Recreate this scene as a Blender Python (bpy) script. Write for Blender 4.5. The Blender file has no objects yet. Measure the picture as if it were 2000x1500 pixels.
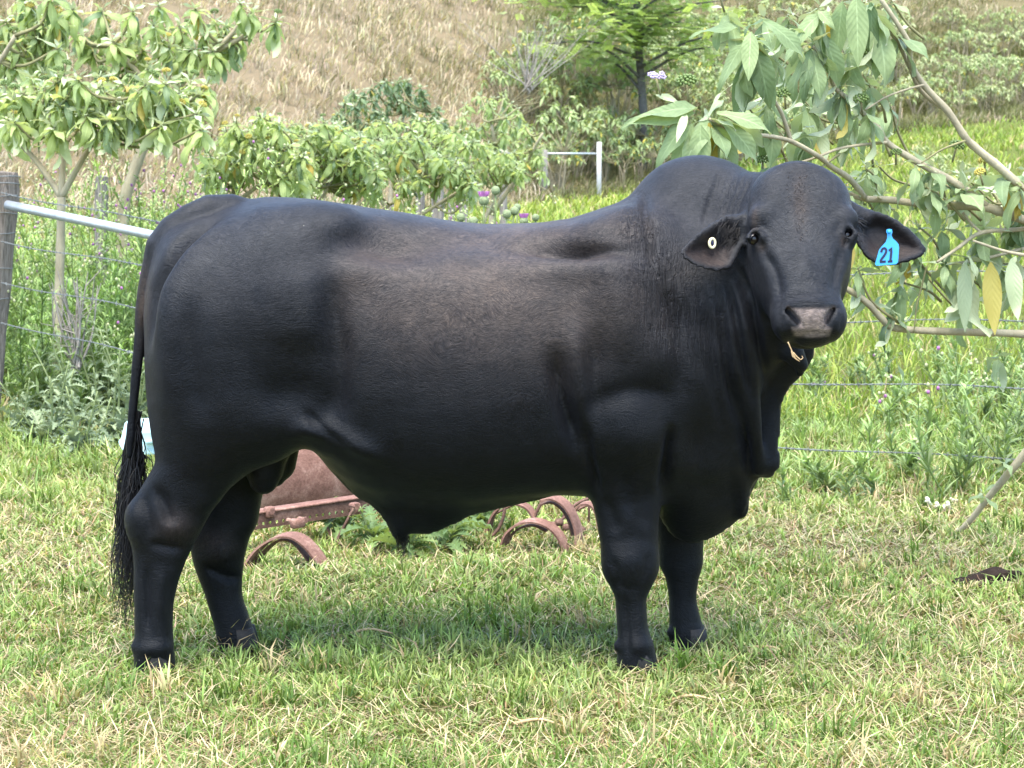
import bpy, math, random
import numpy as np
from mathutils import Vector, Matrix

# ------------------------------------------------------------------ camera
F, CX, CY, CAMZ = 4297.0, 1000.0, 750.0, 1.5      # focal length in photo pixels, centre, eye height
PITCH = math.atan(408.0 / F)
SP, CP = math.sin(PITCH), math.cos(PITCH)
scene = bpy.context.scene
COL = scene.collection
cam_data = bpy.data.cameras.new('camera')
cam = bpy.data.objects.new('camera', cam_data)
COL.objects.link(cam)
cam.location = (0, 0, CAMZ)
cam.rotation_euler = (math.radians(90) - PITCH, 0, 0)
cam_data.sensor_width = 36.0
cam_data.lens = 36.0 * F / 2000.0
cam_data.clip_start = 0.1
cam_data.clip_end = 2000.0
cam_data.dof.use_dof = True
cam_data.dof.focus_distance = 6.5
cam_data.dof.aperture_fstop = 13.0
scene.camera = cam

# ------------------------------------------------------------------ sky, sun, exposure
SUN_EL, SUN_AZ = math.radians(70), math.radians(192)    # azimuth from +Y (away from the camera) towards +X
world = bpy.data.worlds.new('World')
scene.world = world
world.use_nodes = True
wn = world.node_tree
sky = wn.nodes.new('ShaderNodeTexSky')
sky.sky_type = 'NISHITA'
sky.sun_disc = False
sky.sun_elevation = SUN_EL
sky.sun_rotation = SUN_AZ
sky.dust_density = 1.2
sky.air_density = 1.0
wn.links.new(sky.outputs[0], wn.nodes['Background'].inputs[0])
wn.nodes['Background'].inputs[1].default_value = 0.15
sun_data = bpy.data.lights.new('sun', 'SUN')
sun_data.energy = 2.2
sun_data.angle = math.radians(50)
sun_data.color = (1.0, 0.93, 0.80)
sun = bpy.data.objects.new('sun', sun_data)
COL.objects.link(sun)
sd = Vector((math.sin(SUN_AZ) * math.cos(SUN_EL), math.cos(SUN_AZ) * math.cos(SUN_EL), math.sin(SUN_EL)))
sun.rotation_euler = sd.to_track_quat('Z', 'Y').to_euler()
scene.view_settings.view_transform = 'Standard'
scene.view_settings.look = 'None'
scene.view_settings.exposure = 2.2
scene.view_settings.gamma = 1.0
scene.view_settings.use_curve_mapping = False
scene.cycles.max_bounces = 6
scene.cycles.transparent_max_bounces = 6

# ------------------------------------------------------------------ helpers
random.seed(7)
RNG = np.random.default_rng(7)

def P(px, py, Y):
    """world point seen at photo pixel (px, py) and standing at depth Y"""
    a, b = (px - CX) / F, (CY - py) / F
    t = Y / (CP + b * SP)
    return np.array((a * t, Y, CAMZ + (-SP + b * CP) * t))

def proj(v):
    """photo pixel of world points (n,3)"""
    dz = v[:, 2] - CAMZ
    fw = v[:, 1] * CP - dz * SP
    up = v[:, 1] * SP + dz * CP
    return CX + F * v[:, 0] / fw, CY - F * up / fw

def smooth(t):
    t = np.clip(t, 0, 1)
    return t * t * (3 - 2 * t)

def herm(xs, ys, x):
    """smooth 1-D interpolation (cubic, limited tangents)"""
    xs, ys = np.asarray(xs, float), np.asarray(ys, float)
    d = np.diff(ys) / np.diff(xs)
    m = np.zeros_like(ys)
    m[0], m[-1] = d[0], d[-1]
    s = d[:-1] * d[1:] > 0
    m[1:-1] = np.where(s, 2 * d[:-1] * d[1:] / np.where(s, d[:-1] + d[1:], 1), 0)
    x = np.clip(x, xs[0], xs[-1])
    i = np.clip(np.searchsorted(xs, x) - 1, 0, len(xs) - 2)
    h = xs[i + 1] - xs[i]
    t = (x - xs[i]) / h
    return ((2*t**3 - 3*t**2 + 1) * ys[i] + (t**3 - 2*t**2 + t) * h * m[i]
            + (-2*t**3 + 3*t**2) * ys[i+1] + (t**3 - t**2) * h * m[i+1])

def crom(pts, n=6):
    """catmull-rom through points (any columns)"""
    p = np.asarray(pts, float)
    if len(p) < 3:
        t = np.linspace(0, 1, n + 1)[:, None]
        return p[0] * (1 - t) + p[-1] * t
    q = np.vstack([2 * p[0] - p[1], p, 2 * p[-1] - p[-2]])
    out = []
    for i in range(1, len(q) - 2):
        t = np.linspace(0, 1, n, endpoint=False)[:, None]
        a, b, c, d = q[i-1], q[i], q[i+1], q[i+2]
        out.append(0.5 * (2*b + (c - a)*t + (2*a - 5*b + 4*c - d)*t**2 + (3*b - a - 3*c + d)*t**3))
    out.append(p[-1:])
    return np.vstack(out)

def snoise(x, y, z=0.0, seed=0, octaves=3, freq=1.0):
    """cheap smooth pseudo-noise in [-1,1] from rotated sines"""
    r = np.random.default_rng(1000 + seed)
    out, amp, tot = 0.0, 1.0, 0.0
    for o in range(octaves):
        for k in range(4):
            d = r.normal(size=3)
            d /= np.linalg.norm(d)
            d *= freq * r.uniform(0.7, 1.4)
            out = out + amp * np.sin(d[0]*x + d[1]*y + d[2]*z + r.uniform(0, 6.28))
        tot += amp * 2.0
        amp *= 0.55
        freq *= 2.1
    return np.clip(out / tot, -1, 1)

class Acc:
    """collects triangles/quads (+ vertex colours) and links them as one mesh"""
    def __init__(self):
        self.v, self.f, self.c, self.n = [], [], [], 0
    def add(self, v, f, col=None):
        v = np.asarray(v, np.float32)
        f = np.asarray(f, np.int32)
        self.v.append(v)
        self.f.append(f + self.n)
        if col is not None:
            c = np.asarray(col, np.float32)
            if c.ndim == 1:
                c = np.tile(c, (len(v), 1))
            self.c.append(c)
        self.n += len(v)
        return self
    def mesh(self, name, smooth_shade=True):
        v = np.concatenate(self.v)
        m = bpy.data.meshes.new(name)
        m.vertices.add(len(v))
        m.vertices.foreach_set('co', v.ravel())
        tot = sum(f.size for f in self.f)
        npoly = sum(len(f) for f in self.f)
        m.loops.add(tot)
        m.polygons.add(npoly)
        m.loops.foreach_set('vertex_index', np.concatenate([f.ravel() for f in self.f]))
        lens = np.concatenate([np.full(len(f), f.shape[1]) for f in self.f])
        starts = np.concatenate([[0], np.cumsum(lens)[:-1]]).astype(np.int32)
        m.polygons.foreach_set('loop_start', starts)
        m.update(calc_edges=True)
        m.polygons.foreach_set('use_smooth', np.full(npoly, smooth_shade))
        if self.c and sum(len(c) for c in self.c) == len(v):
            a = m.attributes.new('col', 'FLOAT_COLOR', 'POINT')
            c = np.concatenate(self.c)
            if c.shape[1] == 3:
                c = np.hstack([c, np.ones((len(c), 1), np.float32)])
            a.data.foreach_set('color', c.ravel())
        return m
    def build(self, name, mat, parent=None, smooth_shade=True):
        return link(name, self.mesh(name, smooth_shade), mat, parent)

def link(name, mesh, mat=None, parent=None):
    o = bpy.data.objects.new(name, mesh)
    COL.objects.link(o)
    if mat is not None and not mesh.materials:
        mesh.materials.append(mat)
    if parent is not None:
        o.parent = parent
        o.matrix_parent_inverse = parent.matrix_basis.inverted()
    return o

def thing(name, label, cat, loc, group=None):
    o = bpy.data.objects.new(name, None)
    o.empty_display_size = 0.05
    COL.objects.link(o)
    o.location = tuple(float(q) for q in loc)
    return tag(o, label, cat, group)

def tag(o, label=None, cat=None, group=None, kind=None):
    if label: o['label'] = label
    if cat: o['category'] = cat
    if group: o['group'] = group
    if kind: o['kind'] = kind
    return o

def tube_geo(pts, rad, sides=8, cap=True, squash=None):
    """tube along points; rad scalar or per point"""
    p = np.asarray(pts, float)
    n = len(p)
    rad = np.broadcast_to(np.asarray(rad, float), (n,))
    t = np.gradient(p, axis=0)
    t /= np.linalg.norm(t, axis=1)[:, None] + 1e-12
    ref = np.array((0.0, 0, 1)) if abs(t[0][2]) < 0.9 else np.array((1.0, 0, 0))
    u = np.cross(t[0], ref); u /= np.linalg.norm(u)
    U = [u]
    for i in range(1, n):
        u = u - t[i] * np.dot(u, t[i])
        u /= np.linalg.norm(u) + 1e-12
        U.append(u)
    U = np.array(U)
    W = np.cross(t, U)
    a = np.linspace(0, 2*math.pi, sides, endpoint=False)
    s2 = 1.0 if squash is None else squash
    v = p[:, None] + rad[:, None, None] * (np.cos(a)[None, :, None] * U[:, None] + s2 * np.sin(a)[None, :, None] * W[:, None])
    v = v.reshape(-1, 3)
    i, j = np.meshgrid(np.arange(n - 1), np.arange(sides), indexing='ij')
    k = (j + 1) % sides
    f = np.stack([i*sides + j, i*sides + k, (i+1)*sides + k, (i+1)*sides + j], -1).reshape(-1, 4)
    tris = None
    if cap:
        v = np.vstack([v, p[0], p[-1]])
        c0, c1 = n*sides, n*sides + 1
        j = np.arange(sides); k = (j + 1) % sides
        tris = np.vstack([np.stack([k, j, np.full(sides, c0)], -1),
                          np.stack([(n-1)*sides + j, (n-1)*sides + k, np.full(sides, c1)], -1)])
    return v, f, tris

def add_tube(acc, pts, rad, sides=8, cap=True, col=None, squash=None):
    v, f, tr = tube_geo(pts, rad, sides, cap, squash)
    base = acc.n
    acc.add(v, f, col)
    if tr is not None:
        acc.f.append(tr.astype(np.int32) + base)
    return acc

def add_box(acc, c, half, R=None, col=None, bevel=0.0):
    """box (optionally chamfered) with centre, half sizes and 3x3 rotation"""
    hx, hy, hz = half
    if bevel <= 0:
        v = np.array([(sx*hx, sy*hy, sz*hz) for sx in (-1, 1) for sy in (-1, 1) for sz in (-1, 1)], float)
        f = [(0, 1, 3, 2), (4, 6, 7, 5), (0, 4, 5, 1), (2, 3, 7, 6), (0, 2, 6, 4), (1, 5, 7, 3)]
        if R is not None: v = v @ np.asarray(R).T
        acc.add(v + np.asarray(c), f, col)
        return acc
    b = bevel
    prof = [(hx-b, -hy), (hx, -hy+b), (hx, hy-b), (hx-b, hy), (-hx+b, hy), (-hx, hy-b), (-hx, -hy+b), (-hx+b, -hy)]
    inn = [(x*(hx-b)/hx, y*(hy-b)/hy) for x, y in prof]
    rings = [[(x, y, -hz) for x, y in inn], [(x, y, -hz+b) for x, y in prof], [(x, y, hz-b) for x, y in prof], [(x, y, hz) for x, y in inn]]
    v = np.array(sum(rings, []), float)
    f = []
    for r in range(3):
        for j in range(8):
            k = (j + 1) % 8
            f.append((r*8+j, r*8+k, (r+1)*8+k, (r+1)*8+j))
    if R is not None: v = v @ np.asarray(R).T
    base = acc.n
    acc.add(v + np.asarray(c), f, col)
    acc.f.append(np.array([[7, 6, 5, 4, 3, 2, 1, 0], [24, 25, 26, 27, 28, 29, 30, 31]], np.int32) + base)
    return acc

# ------------------------------------------------------------------ materials
def new_mat(name):
    m = bpy.data.materials.new(name)
    m.use_nodes = True
    return m, m.node_tree.nodes, m.node_tree.links, m.node_tree.nodes['Principled BSDF']

def ramp(nt, stops):
    r = nt.new('ShaderNodeValToRGB')
    e = r.color_ramp.elements
    while len(e) < len(stops): e.new(0.5)
    for el, (p, c) in zip(e, stops):
        el.position = p
        el.color = (*c, 1) if len(c) == 3 else c
    return r

def mixc(nt, lk, fac, a, b, mode='MIX'):
    m = nt.new('ShaderNodeMix')
    m.data_type = 'RGBA'
    m.blend_type = mode
    for sock, val in ((m.inputs[0], fac), (m.inputs[6], a), (m.inputs[7], b)):
        if hasattr(val, 'is_output'): lk.new(val, sock)
        else: sock.default_value = val if isinstance(val, (int, float)) else (*val, 1)
    return m.outputs[2]

def noise_node(nt, lk, scale, detail=4, rough=0.6, vec=None, dist=0.0):
    n = nt.new('ShaderNodeTexNoise')
    n.inputs['Scale'].default_value = scale
    n.inputs['Detail'].default_value = detail
    n.inputs['Roughness'].default_value = rough
    n.inputs['Distortion'].default_value = dist
    if vec is not None: lk.new(vec, n.inputs['Vector'])
    return n

def simple_mat(name, col, rough=0.6, var=0.25, scale=20.0, bump=0.0, bscale=80.0, spec=0.4, col2=None, metal=0.0, stretch=None):
    m, nt, lk, bs = new_mat(name)
    tc = nt.new('ShaderNodeTexCoord')
    vec = tc.outputs['Object']
    if stretch:
        mp = nt.new('ShaderNodeMapping')
        mp.inputs['Scale'].default_value = stretch
        lk.new(vec, mp.inputs['Vector'])
        vec = mp.outputs[0]
    n = noise_node(nt, lk, scale, 5, 0.65, vec)
    c2 = col2 if col2 else tuple(c * (1 - var) for c in col)
    r = ramp(nt, [(0.3, c2), (0.7, col)])
    lk.new(n.outputs['Fac'], r.inputs[0])
    lk.new(r.outputs[0], bs.inputs['Base Color'])
    bs.inputs['Roughness'].default_value = rough
    bs.inputs['Specular IOR Level'].default_value = spec
    bs.inputs['Metallic'].default_value = metal
    if bump:
        b = nt.new('ShaderNodeBump')
        b.inputs['Strength'].default_value = bump
        b.inputs['Distance'].default_value = 0.01
        n2 = noise_node(nt, lk, bscale, 4, 0.7, vec)
        lk.new(n2.outputs['Fac'], b.inputs['Height'])
        lk.new(b.outputs[0], bs.inputs['Normal'])
    return m

def blade_mat(name, transl=0.35, rough=0.55):
    """colour from the 'col' attribute, thin translucent leaf or blade"""
    m, nt, lk, bs = new_mat(name)
    at = nt.new('ShaderNodeAttribute'); at.attribute_name = 'col'
    lk.new(at.outputs['Color'], bs.inputs['Base Color'])
    bs.inputs['Roughness'].default_value = rough
    bs.inputs['Specular IOR Level'].default_value = 0.35
    tr = nt.new('ShaderNodeBsdfTranslucent')
    c = mixc(nt, lk, 1.0, at.outputs['Color'], (1.25, 1.35, 0.6), 'MULTIPLY')
    lk.new(c, tr.inputs['Color'])
    mx = nt.new('ShaderNodeMixShader')
    mx.inputs[0].default_value = transl
    lk.new(bs.outputs[0], mx.inputs[1]); lk.new(tr.outputs[0], mx.inputs[2])
    lk.new(mx.outputs[0], nt['Material Output'].inputs['Surface'])
    return m
# ------------------------------------------------------------------ terrain
def hill_base(x):
    return herm([-60, -14, -6, -1, 3, 8, 14, 40], [30, 36, 42, 50, 56, 66, 74, 90], x)

def ground_z(x, y):
    x, y = np.asarray(x, float), np.asarray(y, float)
    yb = hill_base(x)
    rise = herm([-60, -12, -4, 0, 4, 9, 14, 40], [0.9, 0.9, 0.8, 0.9, 1.2, 2.4, 3.2, 4], x)
    t = np.clip((y - 13) / (yb - 13), 0, None)
    z = rise * np.minimum(t, 1) ** 1.25
    up = np.clip(y - yb, 0, None)
    z = z + 0.30 * (np.sqrt(up * up + 4) - 2) * np.where(up > 0, 1, 0)
    far = smooth((y - 20) / 40)
    z = z + far * (0.35 * snoise(x, y, 0, 3, 3, 0.25)) + 0.3 * smooth((y - yb) / 6) * snoise(x, y, 0, 9, 3, 0.7)
    near = 1 - smooth((y - 11) / 6)
    z = z + 0.022 * near * snoise(x, y, 0, 5, 3, 2.2) * smooth((np.hypot(x + 0.2, (y - 6.75) * 1.2) - 0.2) / 1.2)
    return z

def ground_mat():
    m, nt, lk, bs = new_mat('pasture_soil')
    tc = nt.new('ShaderNodeTexCoord')
    at = nt.new('ShaderNodeAttribute'); at.attribute_name = 'col'
    n = noise_node(nt, lk, 9, 6, 0.7, tc.outputs['Object'])
    n2 = noise_node(nt, lk, 90, 5, 0.7, tc.outputs['Object'])
    r = ramp(nt, [(0.25, (0.35, 0.35, 0.35)), (0.75, (1.35, 1.3, 1.2))])
    lk.new(n2.outputs['Fac'], r.inputs[0])
    c = mixc(nt, lk, 1.0, at.outputs['Color'], r.outputs[0], 'MULTIPLY')
    r2 = ramp(nt, [(0.3, (0.8, 0.85, 0.8)), (0.7, (1.15, 1.05, 0.95))])
    lk.new(n.outputs['Fac'], r2.inputs[0])
    c = mixc(nt, lk, 1.0, c, r2.outputs[0], 'MULTIPLY')
    lk.new(c, bs.inputs['Base Color'])
    bs.inputs['Roughness'].default_value = 0.95
    bs.inputs['Specular IOR Level'].default_value = 0.1
    b = nt.new('ShaderNodeBump'); b.inputs['Strength'].default_value = 0.7; b.inputs['Distance'].default_value = 0.03
    lk.new(n2.outputs['Fac'], b.inputs['Height']); lk.new(b.outputs[0], bs.inputs['Normal'])
    return m

def dryness(x, y):
    """0 green .. 1 dry straw, as it lies on the ground"""
    yb = hill_base(x)
    hill = smooth((y - yb + 2) / 4)
    d = 0.5 + 0.5 * snoise(x, y, 0, 21, 3, 1.5)
    near = 0.12 + 0.80 * d**1.2
    # browner strip to the right behind the bull, greener under the belly and behind
    near = near + 0.32 * np.exp(-(((x - 1.75) / 0.75)**2 + ((y - 8.6) / 0.45)**2))
    near = near - 0.3 * np.exp(-(((x + 0.2) / 1.0)**2 + ((y - 6.9) / 0.45)**2))
    near = near - 0.30 * smooth((y - 9.6) / 2.5)
    near = near + 0.22 * (1 - smooth((y - 5.6) / 0.8))
    hilldry = np.clip(0.95 - 0.75 * smooth((x + 1.5) / 4.0) + 0.25 * snoise(x, y, 0, 22, 3, 0.35), 0, 1)
    hilldry = np.maximum(hilldry, 0.5 * smooth((x - 11) / 3) * smooth((y - yb - 14) / 6))
    return np.clip(near * (1 - hill) + hilldry * hill, 0, 1)

def build_ground():
    xs = np.unique(np.concatenate([np.linspace(-400, -40, 14), np.linspace(-40, -4, 60), np.linspace(-4, 4, 90), np.linspace(4, 40, 60), np.linspace(40, 400, 14)]))
    ys = np.unique(np.concatenate([np.linspace(-60, 4, 20), np.linspace(4, 14, 110), np.linspace(14, 100, 130), np.linspace(100, 260, 24)]))
    X, Y = np.meshgrid(xs, ys, indexing='ij')
    Z = ground_z(X, Y)
    v = np.stack([X, Y, Z], -1).reshape(-1, 3)
    nx, ny = len(xs), len(ys)
    i, j = np.meshgrid(np.arange(nx - 1), np.arange(ny - 1), indexing='ij')
    f = np.stack([i*ny + j, (i+1)*ny + j, (i+1)*ny + j + 1, i*ny + j + 1], -1).reshape(-1, 4)
    d = dryness(v[:, 0], v[:, 1])[:, None]
    yb = hill_base(v[:, 0])
    hill = smooth((v[:, 1] - yb + 2) / 4)[:, None]
    mid = smooth((v[:, 1] - 13) / 6)[:, None] * (1 - hill)
    green = np.array((0.06, 0.085, 0.022)); straw = np.array((0.17, 0.135, 0.07))
    col = green * (1 - d) + straw * d
    col = col * (1 - mid) + np.array((0.115, 0.15, 0.04)) * mid
    hcol = np.array((0.10, 0.105, 0.04)) * (1 - d) + np.array((0.22, 0.185, 0.135)) * d
    col = col * (1 - hill) + hcol * hill
    o = Acc().add(v, f, col).build('pasture_ground', ground_mat())
    tag(o, kind='structure')
build_ground()
# ------------------------------------------------------------------ bull: one continuous skin from a distance field
YM, YN, YFAR = 6.76, 6.60, 6.90           # mid plane, near legs, far legs
GH = 0.0075                               # grid step (m)
GO = np.array((-1.24, 6.06, -0.02))
GN = (int(2.54 / GH), int(1.16 / GH), int(1.62 / GH))
gx = (GO[0] + GH * np.arange(GN[0])).astype(np.float32)
gy = (GO[1] + GH * np.arange(GN[1])).astype(np.float32)
gz = (GO[2] + GH * np.arange(GN[2])).astype(np.float32)
FLD = np.full(GN, 0.5, np.float32)

def block(lo, hi, pad):
    s = []
    for k in range(3):
        a = max(0, int((lo[k] - pad - GO[k]) / GH)); b = min(GN[k], int((hi[k] + pad - GO[k]) / GH) + 2)
        s.append(slice(a, max(b, a + 3)))
    s = tuple(s)
    return s, gx[s[0]][:, None, None], gy[s[1]][None, :, None], gz[s[2]][None, None, :]

def normed(f):
    g = np.gradient(f, GH)
    return f / np.sqrt(g[0]**2 + g[1]**2 + g[2]**2 + 1e-3)

def normed2(f, w):
    f = f.astype(np.float32)
    d = normed(f)
    return np.where(f > 0, np.maximum(d, 0.8 * f * w), d).astype(np.float32)

def put(s, d, k, sub=False):
    a = FLD[s]
    if sub:
        d = -d
        h = np.maximum(k - np.abs(a - d), 0) / k
        FLD[s] = np.maximum(a, d) + h * h * k * 0.25
    else:
        h = np.maximum(k - np.abs(a - d), 0) / k
        FLD[s] = np.minimum(a, d) - h * h * k * 0.25

def ell(c, r, k=0.06, R=None, sub=False):
    r = np.asarray(r, float); m = r.max()
    s, x, y, z = block(c - m, c + m, k + 0.03)
    x, y, z = x - c[0], y - c[1], z - c[2]
    if R is not None:
        R = np.asarray(R)
        x, y, z = (R[0,0]*x + R[0,1]*y + R[0,2]*z, R[1,0]*x + R[1,1]*y + R[1,2]*z, R[2,0]*x + R[2,1]*y + R[2,2]*z)
    k0 = np.sqrt((x/r[0])**2 + (y/r[1])**2 + (z/r[2])**2)
    k1 = np.sqrt((x/r[0]**2)**2 + (y/r[1]**2)**2 + (z/r[2]**2)**2) + 1e-6
    put(s, (k0 * (k0 - 1) / k1).astype(np.float32), k, sub)

def chain(pts, k=0.05, sub=False):
    """round cones through (x,y,z,r) points, unioned first"""
    pts = np.asarray(pts, float)
    rm = pts[:, 3].max()
    s, x, y, z = block(pts[:, :3].min(0) - rm, pts[:, :3].max(0) + rm, k + 0.03)
    best = None
    for a, b in zip(pts[:-1], pts[1:]):
        d = b[:3] - a[:3]
        L2 = max(np.dot(d, d), 1e-9)
        t = np.clip(((x - a[0])*d[0] + (y - a[1])*d[1] + (z - a[2])*d[2]) / L2, 0, 1)
        q = np.sqrt((x - a[0] - t*d[0])**2 + (y - a[1] - t*d[1])**2 + (z - a[2] - t*d[2])**2) - (a[3] + (b[3]-a[3])*t)
        best = q if best is None else np.minimum(best, q)
    put(s, best.astype(np.float32), k, sub)

def loft_x(st, k=0.05, n=2.4, Y=YM):
    """stations: px, py top, py bottom, half width, (fraction of height where widest)"""
    rows = []
    for row in st:
        px, t, b, w, fr = row
        pt, pb = P(px, t, Y), P(px, b, Y)
        rows.append(((pt[0] + pb[0]) / 2, pt[2], pb[2], w, fr))
    r = np.array(rows)
    s, x, y, z = block((r[0,0], Y - r[:,3].max(), r[:,2].min()), (r[-1,0], Y + r[:,3].max(), r[:,1].max()), k + 0.05)
    xx = x[:, 0, 0]
    top, bot, w, fr = (herm(r[:,0], r[:,c], xx)[:, None, None] for c in (1, 2, 3, 4))
    zc = bot + (top - bot) * fr
    hz = np.where(z > zc, top - zc, zc - bot)
    f = ((np.abs(y - Y) / w)**n + (np.abs(z - zc) / hz)**n + 1e-9)**(1/n) - 1
    d = normed2(f, np.minimum(w, hz))
    d = np.maximum(d, np.maximum(r[0,0] - x, x - r[-1,0]))
    put(s, d, k)

def loft_z(st, Y, k=0.05, n=2.3, yshift=None):
    """stations: py, px left, px right, half depth"""
    rows = []
    for i, (py, xl, xr, ry) in enumerate(st):
        a, b = P(xl, py, Y), P(xr, py, Y)
        rows.append((a[2], (a[0]+b[0])/2, (b[0]-a[0])/2, ry, Y if yshift is None else Y + yshift[i]))
    r = np.array(rows)[::-1]
    z0 = -0.015
    s, x, y, z = block(((r[:,1]-r[:,2]).min(), (r[:,4]-r[:,3]).min(), z0), ((r[:,1]+r[:,2]).max(), (r[:,4]+r[:,3]).max(), r[-1,0]), k + 0.04)
    zz = z[0, 0, :]
    cx, rx, ry, cy = (herm(r[:,0], r[:,c], zz)[None, None, :] for c in (1, 2, 3, 4))
    f = ((np.abs(x - cx)/rx)**n + (np.abs(y - cy)/ry)**n + 1e-9)**(1/n) - 1
    d = normed2(f, np.minimum(rx, ry))
    d = np.maximum(d, np.maximum(z0 - z, z - r[-1,0]))
    put(s, d, k)

def poly_field(poly, gxx, gzz):
    """signed distance of (x,z) grid points to closed polygon, negative inside"""
    X, Z = np.meshgrid(gxx, gzz, indexing='ij')
    d = np.full(X.shape, 1e9); ins = np.zeros(X.shape, bool)
    n = len(poly)
    for i in range(n):
        a, b = poly[i], poly[(i+1) % n]
        e = b - a
        t = np.clip(((X-a[0])*e[0] + (Z-a[1])*e[1]) / (e @ e + 1e-12), 0, 1)
        d = np.minimum(d, (X-a[0]-t*e[0])**2 + (Z-a[1]-t*e[1])**2)
        c = (a[1] > Z) != (b[1] > Z)
        ins ^= c & (X < (b[0]-a[0]) * (Z-a[1]) / (b[1]-a[1] + 1e-12) + a[0])
    d = np.sqrt(d)
    return np.where(ins, -d, d)

def slab(pxy, Yf, thick, R, k=0.03, dish=0.0, dishR=0.06, sub=False):
    """outline traced in the side view given real thickness; Yf(x,z) = its middle surface"""
    pxy = crom(np.array(pxy + pxy[:1], float), 4)[:-1]
    yref = YM
    w = []
    for px, py in pxy:
        yy = yref
        for _ in range(3):
            q = P(px, py, yy); yy = float(Yf(q[0], q[2]))
        w.append(P(px, py, yy)[[0, 2]])
    w = np.array(w)
    lo, hi = w.min(0), w.max(0)
    s, x, y, z = block((lo[0], 0, lo[1]), (hi[0], 99, hi[1]), k + 0.03)
    d2 = poly_field(w, x[:, 0, 0], z[0, 0, :])
    t = np.clip(-d2 / R, 0, 1)
    h2 = thick**2 * (1 - (1 - t)**2)
    for _ in range(6):
        h2[1:-1, 1:-1] = 0.5*h2[1:-1, 1:-1] + 0.125*(h2[2:, 1:-1] + h2[:-2, 1:-1] + h2[1:-1, 2:] + h2[1:-1, :-2])
    h = np.sqrt(np.maximum(h2, 0))
    yc = Yf(x[:, :, 0], z[:, 0, :]) + dish * smooth(np.clip(-d2 / dishR, 0, 1))
    ymin, ymax = yc.min() - thick - k - 0.03, yc.max() + thick + k + 0.03
    j0, j1 = max(0, int((ymin - GO[1]) / GH)), min(GN[1], int((ymax - GO[1]) / GH) + 2)
    s = (s[0], slice(j0, j1), s[2]); y = gy[j0:j1][None, :, None]
    dy = np.abs(y - yc[:, None, :])
    dist_in = dy - h[:, None, :]                     # inside the outline
    dist_out = np.sqrt(dy**2 + np.maximum(d2, 0)[:, None, :]**2)
    slope = np.clip(thick / R, 0.15, 1.2)
    dd = np.where(d2[:, None, :] < 0, dist_in / np.sqrt(1 + slope**2), dist_out)
    put(s, dd.astype(np.float32), k, sub)

# --- trunk
loft_x([(291, 590, 770, .03, .5), (295, 560, 815, .09, .5), (307, 516, 868, .17, .5), (328, 478, 880, .22, .52), (360, 440, 885, .265, .54), (410, 412, 885, .30, .56),
        (470, 395, 880, .325, .58), (530, 386, 858, .335, .58), (600, 389, 870, .345, .55), (650, 395, 915, .355, .52),
        (700, 402, 950, .37, .50), (760, 411, 972, .385, .48), (830, 422, 982, .395, .46), (900, 432, 982, .40, .46),
        (970, 437, 976, .40, .46), (1040, 437, 968, .395, .47), (1100, 430, 964, .385, .48), (1160, 411, 966, .37, .48),
        (1220, 392, 972, .355, .48), (1290, 378, 985, .33, .47), (1360, 400, 1005, .28, .46), (1430, 470, 985, .20, .45),
        (1480, 560, 930, .11, .45), (1500, 640, 880, .03, .45)], k=0.05)
# --- hindquarter, both sides
for s_ in (-1, 1):
    y_ = lambda o: YM + s_ * o
    ell(P(412, 640, y_(.17)), (.17, .175, .28), .10)           # rump / thigh
    ell(P(425, 800, y_(.17)), (.16, .15, .22), .10)
    ell(P(560, 560, y_(.20)), (.16, .14, .20), .12)             # hip to stifle
    ell(P(520, 770, y_(.19)), (.13, .125, .20), .10)            # stifle
    ell(P(640, 440, y_(.20)), (.07, .055, .045), .10)           # hook bone
    ell(P(362, 490, y_(.10)), (.06, .06, .07), .08)             # pin bone
    ell(P(1235, 640, y_(.215)), (.20, .135, .34), .12)          # shoulder
    ell(P(1225, 830, y_(.20)), (.15, .10, .17), .08)            # upper arm
    ell(P(1350, 760, y_(.12)), (.16, .14, .26), .10)            # breast
loft_z([(800, 305, 560, .10), (850, 305, 530, .105), (880, 307, 497, .105), (905, 304, 474, .10), (940, 283, 456, .090), (975, 263, 434, .082), (1005, 249, 410, .074),
        (1035, 251, 393, .068), (1065, 258, 377, .064), (1100, 261, 361, .060), (1140, 261, 347, .056), (1190, 262, 337, .053),
        (1230, 262, 336, .054), (1265, 261, 338, .058), (1295, 262, 341, .058), (1325, 270, 344, .055)], YN, .05)
loft_z([(840, 400, 590, .10), (880, 395, 560, .10), (930, 395, 530, .09), (965, 388, 515, .08), (1020, 376, 504, .072), (1057, 372, 487, .066), (1093, 377, 478, .06),
        (1130, 388, 474, .056), (1167, 402, 475, .053), (1203, 414, 486, .053), (1247, 427, 501, .057), (1285, 433, 508, .056)], YFAR, .05)
loft_z([(800, 1128, 1312, .10), (870, 1131, 1306, .10), (920, 1141, 1299, .094), (977, 1156, 1292, .083), (1029, 1167, 1285, .074), (1081, 1176, 1284, .070),
        (1111, 1180, 1281, .067), (1146, 1193, 1270, .060), (1175, 1201, 1262, .055), (1211, 1203, 1264, .054), (1263, 1205, 1276, .058),
        (1302, 1204, 1285, .060), (1325, 1208, 1287, .058)], YN - .02, .045)
loft_z([(900, 1250, 1390, .09), (980, 1275, 1380, .08), (1060, 1284, 1375, .068), (1099, 1287, 1374, .064), (1133, 1299, 1366, .058), (1172, 1305, 1362, .053),
        (1207, 1306, 1368, .054), (1233, 1307, 1377, .057), (1280, 1309, 1387, .058)], YFAR, .045)
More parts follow.
